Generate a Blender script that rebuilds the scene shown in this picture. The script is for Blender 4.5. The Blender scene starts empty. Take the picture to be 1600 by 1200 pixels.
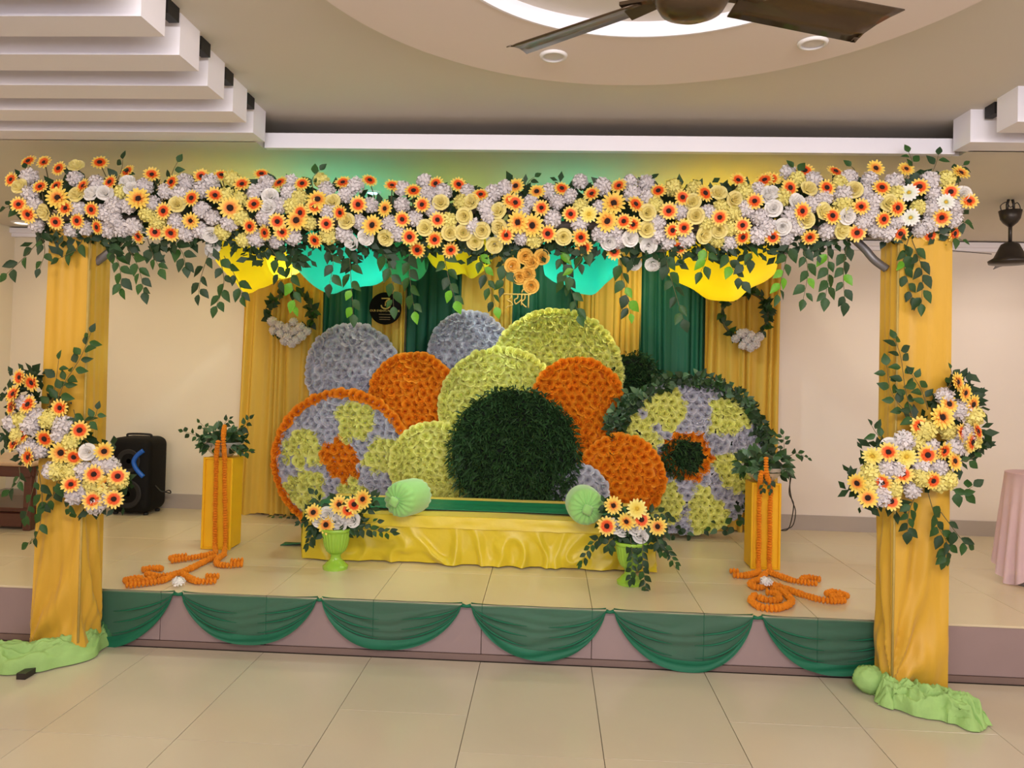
import bpy, math, random
from mathutils import Vector, Matrix, Quaternion, noise
random.seed(7)
C = bpy.context.scene.collection
R = random.uniform
PI = math.pi

# ------------------------------------------------------------------ camera, light, exposure
F, YAW, PITCH, ROLL, SHIFT, CH = 1167.0, .0512, .0212, .0243, -48.7, 1.596
_f = Vector((-math.sin(YAW)*math.cos(PITCH), math.cos(YAW)*math.cos(PITCH), math.sin(PITCH)))
_r0 = Vector((math.cos(YAW), math.sin(YAW), 0)); _u0 = _r0.cross(_f)
_r = math.cos(ROLL)*_r0 + math.sin(ROLL)*_u0
_u = -math.sin(ROLL)*_r0 + math.cos(ROLL)*_u0
cd = bpy.data.cameras.new('camera'); cam = bpy.data.objects.new('camera', cd); C.objects.link(cam)
cam.matrix_world = Matrix(((_r.x, _u.x, -_f.x, 0), (_r.y, _u.y, -_f.y, 0), (_r.z, _u.z, -_f.z, CH), (0, 0, 0, 1)))
cd.sensor_width = 36; cd.lens = F/1600*36; cd.shift_y = SHIFT/1600; cd.clip_start = .05
bpy.context.scene.camera = cam
vs = bpy.context.scene.view_settings
vs.view_transform = 'Standard'; vs.look = 'None'; vs.gamma = 1; vs.use_curve_mapping = False
vs.exposure = -0.12
w = bpy.data.worlds.new('world'); bpy.context.scene.world = w; w.use_nodes = True
w.node_tree.nodes['Background'].inputs[0].default_value = (.9, .86, .84, 1)
w.node_tree.nodes['Background'].inputs[1].default_value = .05

def light(name, kind, loc, power, color, size=.3, size_y=None, aim=None, spot=None, blend=.6):
    d = bpy.data.lights.new(name, kind); d.energy = power; d.color = color
    if kind == 'AREA':
        d.size = size
        if size_y: d.shape = 'RECTANGLE'; d.size_y = size_y
    else: d.shadow_soft_size = size
    if spot: d.spot_size = spot; d.spot_blend = blend
    o = bpy.data.objects.new(name, d); C.objects.link(o); o.location = loc
    if aim is not None:
        o.rotation_euler = (Vector(aim)-Vector(loc)).to_track_quat('-Z', 'Y').to_euler()
    return o
COOL, WARM, NEUT = (.84, .86, 1), (1, .80, .52), (1, .93, .86)
# unseen cool fill behind the camera, added to brighten faces turned to it
light('rear_fill_light', 'AREA', (0.3, -3.9, 1.75), 165, (.80, .82, 1), 6.5, 1.9, aim=(.3, 0, 1.75))
# hall ceiling panels behind the camera, cool
light('unseen_hall_light', 'AREA', (0.3, -1.6, 2.86), 34, COOL, 4.5, 1.6, aim=(.3, -1.1, 0))
# unseen fill light added overhead, aimed to brighten the flower discs
light('unseen_hall_light', 'AREA', (0.3, 0.5, 2.80), 115, NEUT, 2.6, .4, aim=(0, 6, .7))
# downlights in the low ceiling over the stage
for x, pw, col in ((-1.2, 62, (.74, .95, 1)), (.12, 52, (.80, .95, 1)), (1.05, 46, (1, .88, .56)), (-2.25, 40, (1, .9, .66))):
    light('stage_downlight', 'SPOT', (x, 4.88, 2.725), pw, col, .05, aim=(x, 5.05, 0), spot=2.75, blend=.5)
for x, pw in ((-4.15, 30), (-3.1, 20), (2.55, 24), (3.6, 28)):
    light('wall_downlight', 'SPOT', (x, 5.75, 2.725), pw*.9, WARM if x < 0 else (1, .87, .74), .08, aim=(x, 6.0, 0), spot=2.5, blend=.9)
for x in (-2.02, -.10, .80):
    light('curtain_downlight', 'SPOT', (x, 5.80, 2.725), 26, (1, .88, .66), .05, aim=(x, 5.95, 0), spot=2.4, blend=.8)
# warm fill lights added to both sides, beyond the frame
light('side_fill', 'AREA', (-3.4, 2.3, 2.70), 30, (1, .80, .55), .9, aim=(-3.2, 3.6, 0))
light('side_fill', 'AREA', (3.7, 2.2, 2.70), 40, (1, .84, .66), .9, aim=(3.2, 4.0, 0))

# ------------------------------------------------------------------ unprojection on planes (metres)
def ray(px, py): return _f + (px-800)/F*_r - (py-600-SHIFT)/F*_u
def at(px, py, Y): d = ray(px, py); return Vector((0, 0, CH)) + d*(Y/d.y)
def az(px, py, z): d = ray(px, py); return Vector((0, 0, CH)) + d*((z-CH)/d.z)
S = .304        # stage height
YS = 4.098      # stage front
YW = 6.415      # back wall
ZL, ZU = 2.746, 2.906   # lower and upper ceiling

# ------------------------------------------------------------------ materials
def lin(c):
    return tuple((v/12.92 if v <= .04045 else ((v+.055)/1.055)**2.4) for v in (x/255 for x in c)) + (1,)
def mat(name, rgb, rough=.6, var=.12, scale=8, bump=0, bscale=60, trans=0, tcol=None, alpha=1, metal=0, spec=.5, coat=0, sheen=0, emit=0, ecol=None, stretch=None, ior=None):
    m = bpy.data.materials.new(name); m.use_nodes = True
    nt = m.node_tree; N, L = nt.nodes, nt.links; b = N['Principled BSDF']; out = N['Material Output']
    col = lin(rgb)
    tc = N.new('ShaderNodeTexCoord'); src = tc.outputs['Object']
    if stretch:
        mp = N.new('ShaderNodeMapping'); mp.inputs['Scale'].default_value = stretch; L.new(src, mp.inputs[0]); src = mp.outputs[0]
    nz = N.new('ShaderNodeTexNoise'); nz.inputs['Scale'].default_value = scale; nz.inputs['Detail'].default_value = 4; L.new(src, nz.inputs['Vector'])
    oi = N.new('ShaderNodeObjectInfo')
    ad = N.new('ShaderNodeMath'); ad.operation = 'MULTIPLY_ADD'; L.new(oi.outputs['Random'], ad.inputs[0]); ad.inputs[1].default_value = .35; L.new(nz.outputs['Fac'], ad.inputs[2])
    rp = N.new('ShaderNodeValToRGB'); L.new(ad.outputs[0], rp.inputs[0])
    rp.color_ramp.elements[0].position = .3; rp.color_ramp.elements[1].position = 1.0
    rp.color_ramp.elements[0].color = tuple(c*(1-var) for c in col[:3])+(1,)
    rp.color_ramp.elements[1].color = tuple(min(1, c*(1+var)) for c in col[:3])+(1,)
    L.new(rp.outputs[0], b.inputs['Base Color'])
    b.inputs['Roughness'].default_value = rough; b.inputs['Metallic'].default_value = metal
    b.inputs['Specular IOR Level'].default_value = spec; b.inputs['Coat Weight'].default_value = coat
    b.inputs['Sheen Weight'].default_value = sheen
    if bump:
        n2 = N.new('ShaderNodeTexNoise'); n2.inputs['Scale'].default_value = bscale; n2.inputs['Detail'].default_value = 6; L.new(src, n2.inputs['Vector'])
        bp = N.new('ShaderNodeBump'); bp.inputs['Strength'].default_value = bump; bp.inputs['Distance'].default_value = .01
        L.new(n2.outputs['Fac'], bp.inputs['Height']); L.new(bp.outputs[0], b.inputs['Normal'])
    sh = b.outputs[0]
    if trans:
        t = N.new('ShaderNodeBsdfTranslucent'); t.inputs[0].default_value = lin(tcol or rgb)
        mx = N.new('ShaderNodeMixShader'); mx.inputs[0].default_value = trans; L.new(sh, mx.inputs[1]); L.new(t.outputs[0], mx.inputs[2]); sh = mx.outputs[0]
    if alpha < 1:
        t = N.new('ShaderNodeBsdfTransparent')
        mx = N.new('ShaderNodeMixShader'); mx.inputs[0].default_value = alpha; L.new(t.outputs[0], mx.inputs[1]); L.new(sh, mx.inputs[2]); sh = mx.outputs[0]
    if emit: b.inputs['Emission Color'].default_value = lin(ecol or rgb); b.inputs['Emission Strength'].default_value = emit
    L.new(sh, out.inputs[0])
    return m
def radial_mat(name, stops, rough=.55, trans=.15):
    """petal colour by distance from the flower's own centre (local unit radius)"""
    m = bpy.data.materials.new(name); m.use_nodes = True
    nt = m.node_tree; N, L = nt.nodes, nt.links; b = N['Principled BSDF']; out = N['Material Output']
    tc = N.new('ShaderNodeTexCoord'); ln = N.new('ShaderNodeVectorMath'); ln.operation = 'LENGTH'; L.new(tc.outputs['Object'], ln.inputs[0])
    nz = N.new('ShaderNodeTexNoise'); nz.inputs['Scale'].default_value = 5; L.new(tc.outputs['Object'], nz.inputs['Vector'])
    ma = N.new('ShaderNodeMath'); ma.operation = 'MULTIPLY_ADD'; L.new(nz.outputs['Fac'], ma.inputs[0]); ma.inputs[1].default_value = .16; L.new(ln.outputs['Value'], ma.inputs[2])
    rp = N.new('ShaderNodeValToRGB'); L.new(ma.outputs[0], rp.inputs[0])
    els = rp.color_ramp.elements
    while len(els) < len(stops): els.new(.5)
    for e, (p, c) in zip(els, stops): e.position = p; e.color = lin(c)
    L.new(rp.outputs[0], b.inputs['Base Color']); b.inputs['Roughness'].default_value = rough
    t = N.new('ShaderNodeBsdfTranslucent'); L.new(rp.outputs[0], t.inputs[0])
    mx = N.new('ShaderNodeMixShader'); mx.inputs[0].default_value = trans; L.new(b.outputs[0], mx.inputs[1]); L.new(t.outputs[0], mx.inputs[2]); L.new(mx.outputs[0], out.inputs[0])
    return m
M = dict(
    ceil=mat('ceiling_paint', (212, 204, 194), .8, .02, 2),
    ring=mat('ring_paint', (228, 214, 208), .8, .02, 2),
    fascia=mat('fascia_paint', (236, 232, 240), .7, .02, 3),
    wall_l=mat('wall_cream', (230, 218, 198), .7, .03, 1.5, .05, 30),
    wall_r=mat('wall_pink_cream', (234, 222, 212), .7, .03, 1.5, .05, 30),
    skirt=mat('skirting_tile', (176, 164, 156), .3, .06, 3),
    tile=mat('floor_tile', (196, 184, 164), .2, .06, 1.6, spec=.5),
    tile2=mat('stage_tile', (214, 198, 166), .22, .06, 1.6, spec=.5),
    grout=mat('grout', (84, 76, 66), .9, .1, 20),
    riser=mat('riser_tile', (150, 128, 126), .28, .05, 5),
    riser_base=mat('riser_base', (124, 102, 94), .4, .08, 6),
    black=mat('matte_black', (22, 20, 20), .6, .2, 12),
    dark_metal=mat('dark_metal', (62, 56, 52), .4, .15, 10, metal=.6),
    gray_metal=mat('grey_metal', (120, 116, 116), .45, .1, 10, metal=.5),
    satin=mat('yellow_satin', (234, 206, 44), .36, .08, 5, .12, 40, trans=.12, sheen=.2),
    pillar=mat('pillar_cloth', (212, 164, 48), .5, .08, 3, .10, 30, trans=.08, sheen=.15, stretch=(3, 3, .6)),
    pedestal=mat('pedestal_cloth', (238, 180, 12), .5, .10, 4, .06, 40),
    cur_y=mat('curtain_yellow', (224, 184, 72), .6, .10, 4, trans=.2, stretch=(4, 4, .4)),
    cur_g=mat('curtain_green', (14, 92, 66), .6, .12, 4, trans=.15, stretch=(4, 4, .4)),
    can_y=mat('canopy_yellow', (248, 222, 20), .6, .05, 4, trans=.24, tcol=(250, 222, 20)),
    can_o=mat('canopy_olive', (214, 186, 30), .6, .05, 4, trans=.4),
    can_t=mat('canopy_teal', (16, 202, 172), .6, .05, 4, trans=.26, tcol=(26, 205, 172)),
    can_g=mat('canopy_green', (24, 110, 60), .6, .05, 4, trans=.4),
    swag=mat('green_chiffon', (16, 116, 82), .6, .15, 6, trans=.2, alpha=.6),
    swag_hem=mat('green_chiffon_hem', (14, 108, 76), .6, .12, 6, trans=.1, alpha=.9),
    lime_cloth=mat('lime_cloth', (168, 208, 124), .8, .12, 14, .3, 50, trans=.15),
    bolster=mat('bolster_velvet', (150, 206, 116), .8, .06, 10, .08, 90, sheen=.5),
    runner=mat('green_runner', (10, 112, 78), .5, .1, 6, .08, 40),
    urn=mat('lime_ceramic', (150, 196, 62), .22, .05, 8, coat=.5),
    leaf=mat('leaf_green', (42, 78, 32), .55, .35, 6, trans=.22, tcol=(70, 130, 40)),
    leaf_d=mat('leaf_dark', (32, 60, 30), .55, .3, 6, trans=.15, tcol=(50, 90, 36)),
    leaf_lit=mat('leaf_backlit', (110, 178, 44), .45, .2, 6, trans=.35),  # leaves lit from behind: that light is put into the brighter colour
    leaf_v=mat('leaf_variegated', (84, 116, 84), .45, .6, 26, trans=.15),
    stem=mat('stem_brown', (92, 84, 52), .7, .15, 20),
    grass=mat('grass_wall', (44, 74, 38), .6, .55, 14, trans=.12),
    board_g=mat('board_dark', (20, 30, 20), .9, .1),
    cen=mat('flower_disc', (44, 24, 16), .9, .3, 30, .5, 50),
    rose_w=mat('rose_white', (250, 246, 242), .6, .05, 3, trans=.1),
    rose_y=mat('rose_cream', (252, 236, 164), .6, .08, 3, trans=.1),
    rose_o=mat('rose_amber', (248, 206, 104), .6, .08, 3, trans=.1),
    hyd=mat('hydrangea_lilac', (230, 222, 222), .65, .10, 5, trans=.15),
    hyd_y=mat('hydrangea_yellow', (246, 232, 140), .65, .12, 5, trans=.2),
    bl_w=mat('bloom_white', (216, 214, 226), .65, .08, 3, trans=.12),
    bl_y=mat('bloom_yellow', (246, 244, 146), .65, .10, 3, trans=.08),
    bl_o=mat('bloom_orange', (255, 156, 26), .65, .10, 3, trans=.08),
    bd_w=mat('board_white', (186, 184, 198), .9, .05), bd_y=mat('board_yellow', (186, 180, 84), .9, .05), bd_o=mat('board_orange', (220, 106, 12), .9, .05),
    marigold=mat('marigold', (246, 140, 8), .75, .16, 9, .5, 60),
    wood=mat('dark_wood', (84, 46, 34), .35, .25, 5, stretch=(1, 8, 8)),
    wood_top=mat('wood_top', (196, 160, 124), .25, .1, 4, stretch=(1, 8, 8)),
    spk=mat('speaker_black', (13, 12, 12), .7, .15, 30, .2, 120, spec=.2),
    blue=mat('blue_trim', (24, 92, 190), .4, .08, 10),
    pink=mat('pink_sheer', (238, 208, 214), .7, .08, 7, trans=.3, alpha=.85),
    pink_d=mat('pink_under', (170, 100, 120), .8, .1, 7),
    sign=mat('sign_black', (14, 9, 8), .8, .1, 20, spec=.15),
    gold=mat('gold_print', (214, 176, 96), .4, .1, 30),
    silver=mat('silver_bowl', (214, 208, 204), .3, .08, 20, metal=.3),
    fan=mat('fan_brown', (74, 58, 42), .28, .15, 8, metal=.55, coat=.3),
    lens=mat('lamp_lens', (214, 208, 208), .3, .03),
    lens_on=mat('lamp_lens_lit', (220, 240, 255), .3, .0, emit=9, ecol=(190, 225, 255)),
    lens_warm=mat('lamp_lens_warm', (255, 240, 215), .3, .0, emit=6, ecol=(255, 236, 205)),
    white_metal=mat('white_metal', (226, 222, 224), .4, .04),
    cord=mat('cord_dark', (40, 38, 38), .6, .1),
    wire=mat('wire_green', (52, 62, 40), .6, .1),
)
GER = [radial_mat('gerbera_red', ((.30, (215, 60, 12)), (.62, (250, 104, 30)), (.74, (252, 210, 96)), (1, (255, 226, 120)))),
       radial_mat('gerbera_amber', ((.30, (200, 92, 30)), (.50, (246, 150, 60)), (.68, (252, 212, 90)), (1, (255, 228, 110)))),
       radial_mat('gerbera_white', ((.28, (190, 190, 110)), (.42, (232, 236, 214)), (.7, (244, 244, 236)), (1, (248, 248, 244)))),
       radial_mat('gerbera_yellow', ((.25, (236, 200, 70)), (.5, (246, 222, 96)), (.8, (252, 236, 130)), (1, (255, 240, 150))))]

# ------------------------------------------------------------------ mesh builder
ORG = {}
class MB:
    def __init__(s): s.v = []; s.f = []; s.mi = []; s.cur = 0
    def add(s, vs_, fs):
        k = len(s.v); s.v += [tuple(p) for p in vs_]
        for f in fs: s.f.append(tuple(i+k for i in f)); s.mi.append(s.cur)
        return s
    def box(s, a, b):
        (x0, y0, z0), (x1, y1, z1) = a, b
        return s.add([(x0,y0,z0),(x1,y0,z0),(x1,y1,z0),(x0,y1,z0),(x0,y0,z1),(x1,y0,z1),(x1,y1,z1),(x0,y1,z1)],
                     [(0,3,2,1),(4,5,6,7),(0,1,5,4),(1,2,6,5),(2,3,7,6),(3,0,4,7)])
    def bbox(s, a, b, r):
        """box with chamfered vertical and horizontal edges"""
        (x0,y0,z0),(x1,y1,z1) = a, b
        lay = [(r, z0), (0, z0+r), (0, z1-r), (r, z1)]
        rings = []
        for ins, z in lay:
            i = ins
            rings.append([(x0+r+i*.4,y0+i,z),(x1-r-i*.4,y0+i,z),(x1-i,y0+r+i*.4,z),(x1-i,y1-r-i*.4,z),(x1-r-i*.4,y1-i,z),(x0+r+i*.4,y1-i,z),(x0+i,y1-r-i*.4,z),(x0+i,y0+r+i*.4,z)])
        return s.rings(rings, True, True)
    def rings(s, rings, cap0=False, cap1=False, closed=True):
        n = len(rings[0]); vv = [p for r_ in rings for p in r_]; ff = []
        for j in range(len(rings)-1):
            for i in range(n if closed else n-1):
                i2 = (i+1) % n
                ff.append((j*n+i, j*n+i2, (j+1)*n+i2, (j+1)*n+i))
        if cap0: ff.append(tuple(range(n-1, -1, -1)))
        if cap1: ff.append(tuple((len(rings)-1)*n+i for i in range(n)))
        return s.add(vv, ff)
    def lathe(s, prof, c=(0,0,0), n=20, flute=0, fl=0, cap0=True, cap1=True, ax='z'):
        rr = []
        for r_, z in prof:
            ring = []
            for i in range(n):
                a = 2*PI*i/n; q = r_*(1+flute*math.cos(fl*a))
                p = (q*math.cos(a), q*math.sin(a), z)
                if ax == 'y': p = (p[0], p[2], p[1])
                ring.append((c[0]+p[0], c[1]+p[1], c[2]+p[2]))
            rr.append(ring)
        return s.rings(rr, cap0, cap1)
    def tube(s, path, rad, n=6, cap=True):
        path = [Vector(p) for p in path]; rr = []; prev = None
        for i, p in enumerate(path):
            t = (path[min(i+1, len(path)-1)]-path[max(i-1, 0)]).normalized()
            ref = prev if prev is not None else (Vector((0, 0, 1)) if abs(t.z) < .9 else Vector((1, 0, 0)))
            a = t.cross(ref); 
            if a.length < 1e-5: a = t.cross(Vector((0, 1, .3)))
            a.normalize(); b = a.cross(t); prev = b
            q = rad[i] if isinstance(rad, (list, tuple)) else rad
            rr.append([tuple(p+(math.cos(2*PI*k/n)*a+math.sin(2*PI*k/n)*b)*q) for k in range(n)])
        return s.rings(rr, cap, cap)
    def grid(s, fn, nu, nv):
        vv = [tuple(fn(i/nu, j/nv)) for j in range(nv+1) for i in range(nu+1)]
        ff = [(j*(nu+1)+i, j*(nu+1)+i+1, (j+1)*(nu+1)+i+1, (j+1)*(nu+1)+i) for j in range(nv) for i in range(nu)]
        return s.add(vv, ff)
    def mesh(s, name, mats, org=(0,0,0), smooth=True):
        me = bpy.data.meshes.new(name)
        o = Vector(org)
        me.from_pydata([tuple(Vector(p)-o) for p in s.v], [], s.f)
        for m in (mats if isinstance(mats, (list, tuple)) else [mats]): me.materials.append(m)
        if any(s.mi): me.polygons.foreach_set('material_index', s.mi)
        if smooth:
            me.polygons.foreach_set('use_smooth', [True]*len(me.polygons))
        me.update(); return me
    def build(s, name, mats, parent=None, smooth=True, org=None, thick=0, sharp=None):
        """world-coordinate shape -> one object (mesh local to its root)"""
        o0 = ORG[parent] if parent is not None else Vector(org or (0, 0, 0))
        me = s.mesh(name, mats, o0, smooth)
        if sharp and smooth: me.set_sharp_from_angle(angle=sharp)
        o = bpy.data.objects.new(name, me); C.objects.link(o)
        if parent is not None: o.parent = parent
        else: o.location = o0
        ORG[o] = Vector(o0)
        if thick:
            md = o.modifiers.new('thickness', 'SOLIDIFY'); md.thickness = thick; md.offset = 0
        return o
def tag(o, label=None, cat=None, group=None, kind=None):
    if label: o['label'] = label
    if cat: o['category'] = cat
    if group: o['group'] = group
    if kind: o['kind'] = kind
    return o
def thing(name, label, cat, loc=(0,0,0), group=None):
    o = bpy.data.objects.new(name, None); C.objects.link(o); o.location = loc; o.empty_display_size = .1
    ORG[o] = Vector(loc)
    return tag(o, label, cat, group)
def put(name, me, root, loc, rot=None, scale=1.0, parent=None):
    """a part that shares a mesh; loc in world metres"""
    o = bpy.data.objects.new(name, me); C.objects.link(o); o.parent = parent or root
    o.location = Vector(loc)-ORG[root]
    if rot is not None: o.rotation_mode = 'QUATERNION'; o.rotation_quaternion = rot
    o.scale = (scale,)*3 if not isinstance(scale, tuple) else scale
    return o
def child(name, me, par):
    o = bpy.data.objects.new(name, me); C.objects.link(o); o.parent = par; return o
def facing(n, spin=0.0):
    return Vector(n).normalized().to_track_quat('Z', 'Y') @ Quaternion((0, 0, 1), spin)
def struct(name, mb, m, smooth=False, **k):
    o = mb.build(name, m, smooth=smooth, **k); o['kind'] = 'structure'; return o
def cat_path(pts, n=10):
    """smooth path through points"""
    P = [Vector(p) for p in pts]; out = []
    for i in range(len(P)-1):
        p0, p1, p2, p3 = P[max(i-1, 0)], P[i], P[i+1], P[min(i+2, len(P)-1)]
        for k in range(n):
            t = k/n
            out.append(.5*((2*p1)+(p2-p0)*t+(2*p0-5*p1+4*p2-p3)*t*t+(3*p1-p0-3*p2+p3)*t**3))
    out.append(P[-1]); return out

# ------------------------------------------------------------------ room
XL, XR, YB = -4.80, 5.2, -4.0
X0, TS = -.9403, .6        # tile joints seen in the floor
fl = struct('floor', MB().box((XL, YB, -.1), (XR, YS+.05, -.006)), M['grout'])
tile_me = {}
def tile_mesh(key, sx, sy, sz, m, r=.0008):
    if key not in tile_me:
        tile_me[key] = MB().bbox((0, 0, -sz), (sx, sy, 0), r).mesh('tile', m, smooth=False)
    return tile_me[key]
g = .0030
ORG[fl] = Vector((0, 0, 0))
JOINT = {-6: 3.5, -5: 3.12, -4: 3.5, -3: 3.12, -2: 3.11, -1: 3.11, 0: 3.45, 1: 3.12, 2: 3.13, 3: 3.51, 4: 3.51, 5: 3.12, 6: 3.51, 7: 3.12, 8: 3.51, 9: 3.12}
YE = YS-.02
for i in range(-6, 10):
    x = X0+TS*i; ys = [YE, JOINT[i], JOINT[i]-1.2, .5]
    for y1, y0 in zip(ys, ys[1:]):
        put('tile', tile_mesh(round(y1-y0, 3), TS-g, y1-y0-g, .012, M['tile']), fl, (x+g/2, y0+g/2, R(-.0004, .0004)))
struct('floor_rear', MB().box((XL, YB, -.05), (XR, .5, 0)), M['tile'])
# stage: slab, riser tiles, top tiles
st = struct('stage', MB().box((XL, YS+.012, 0), (XR, YW, S-.012)), M['grout'])
for i in range(-7, 11):
    x = X0+TS*i
    if x+TS < XL or x > XR: continue
    x0, x1 = max(x, XL), min(x+TS, XR)
    o = MB().bbox((x0+g/2, YS, .035), (x1-g/2, YS+.012, S-.012), .002).build('riser_tile', M['riser'], st, smooth=False)
    for j in range(4):
        y0 = YS-.004+TS*j; y1 = min(y0+TS, YW)
        MB().bbox((x0+g/2, y0+g/2, S-.012), (x1-g/2, y1-g/2, S+R(-.0003, .0003)), .0008).build('tile', M['tile2'], st, smooth=False)
MB().box((XL, YS-.006, 0), (XR, YS+.012, .033)).build('skirting', M['riser_base'], st, smooth=False)
bw = MB().box((XL-.1, YW, 0), (-1.2, YW+.1, 3.0)); struct('wall_back', bw, M['wall_l'])
struct('wall_back_right', MB().box((-1.2, YW, 0), (XR+.1, YW+.1, 3.0)), M['wall_r'])
struct('wall_left', MB().box((XL-.1, YB, 0), (XL, YW, 3.0)), M['wall_l'])
struct('wall_right', MB().box((XR, YB, 0), (XR+.1, YW, 3.0)), M['wall_r'])
struct('wall_front', MB().box((XL-.1, YB-.1, 0), (XR+.1, YB, 3.0)), M['wall_r'])
struct('baseboard_back', MB().box((XL, YW-.014, S), (XR, YW, S+.125)), M['skirt'])
struct('baseboard_left', MB().box((XL, YS, S), (XL+.014, YW-.014, S+.125)), M['skirt'])
# low ceiling over the stage with its cornice
struct('ceiling_stage', MB().box((XL, 3.935, ZL), (XR, YW, ZL+.03)).box((XL, 4.42, ZL+.03), (XR, YW, 3.0)).box((XL, 3.79, ZL), (-1.56, 3.935, ZL+.03)).box((2.08, 3.84, ZL), (XR, 3.935, ZL+.03)), M['ceil'])
struct('trim_1', MB().box((XL, YW-.07, ZL-.055), (XR, YW, ZL-.012)).box((XL, YW-.045, ZL-.085), (XR, YW, ZL-.055)), M['fascia'])
# upper tray ceiling
struct('ceiling', MB().box((XL, YB, ZU), (XR, 4.44, 3.0)), M['ceil'])
TX0, TX1 = -1.50, 2.035
struct('trim_2', MB().box((TX0-.05, 3.893, ZL-.002), (TX1, 3.935, ZL+.078)), M['fascia'])
# stepped soffit fins on both sides of the tray
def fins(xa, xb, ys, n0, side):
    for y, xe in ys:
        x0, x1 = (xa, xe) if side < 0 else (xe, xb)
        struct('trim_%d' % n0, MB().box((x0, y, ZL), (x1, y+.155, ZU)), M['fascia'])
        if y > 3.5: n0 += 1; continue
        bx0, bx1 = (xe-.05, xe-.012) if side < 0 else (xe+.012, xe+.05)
        struct('trim_%d' % (n0+1), MB().box((bx0, y+.195, ZU-.055), (bx1, y+.275, ZU)), M['black'])  # black block stands in for the dark gap between fin ends
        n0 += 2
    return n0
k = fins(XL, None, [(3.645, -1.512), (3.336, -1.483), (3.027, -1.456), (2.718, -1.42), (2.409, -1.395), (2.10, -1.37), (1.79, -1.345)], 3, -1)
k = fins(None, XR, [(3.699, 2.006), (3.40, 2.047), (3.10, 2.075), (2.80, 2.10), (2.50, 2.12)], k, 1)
# round dropped ring with open middle
RC = Vector((.30, 2.09, 0)); RO, RI, ZR = 1.178, .70, 2.85
def ring_slab(ri, ro, z0, z1, n=96):
    mb = MB(); rr = []
    for r_, z in ((ri, z1), (ri, z0), (ro, z0), (ro, z1)):
        rr.append([(RC.x+r_*math.cos(2*PI*i/n), RC.y+r_*math.sin(2*PI*i/n), z) for i in range(n)])
    return mb.rings(rr)
struct('ceiling_ring', ring_slab(RI, RO, ZR, ZU), M['ring'])
struct('trim_30', ring_slab(RI-.004, RI+.006, ZR-.002, ZU), M['fascia'])

# recessed downlights
def downlight(p, lens, label, r=.05, group=None):
    t = thing('downlight', label, 'downlight', p, group)
    MB().lathe([(r*.78, -.003), (r*.8, -.012), (r*1.05, -.010), (r*1.12, -.001)], p, 28, cap0=False, cap1=False).build('bezel', M['white_metal'], t)
    MB().lathe([(r*.8, -.004), (r*.5, -.007), (.001, -.008)], p, 24, cap0=False).build('lens', lens, t)
downlight(tuple(az(865, 86, ZR)), M['lens'], 'unlit round downlight in the ceiling ring left of the fan')
downlight(tuple(az(1270, 66, ZR)), M['lens'], 'unlit round downlight in the ceiling ring under the right fan blade')
downlight((-1.2, 4.88, ZL), M['lens_on'], 'lit blue-white downlight glaring just above the flower beam')
downlight((.12, 4.84, ZL), M['lens_on'], 'lit downlight half hidden behind flower beam, over the middle')
downlight((1.05, 4.88, ZL), M['lens_warm'], 'warm lit downlight above the right yellow canopy drape')
downlight((-4.55, 6.15, ZL), M['lens_warm'], 'warm lit downlight by the far left wall corner', .07)

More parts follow.
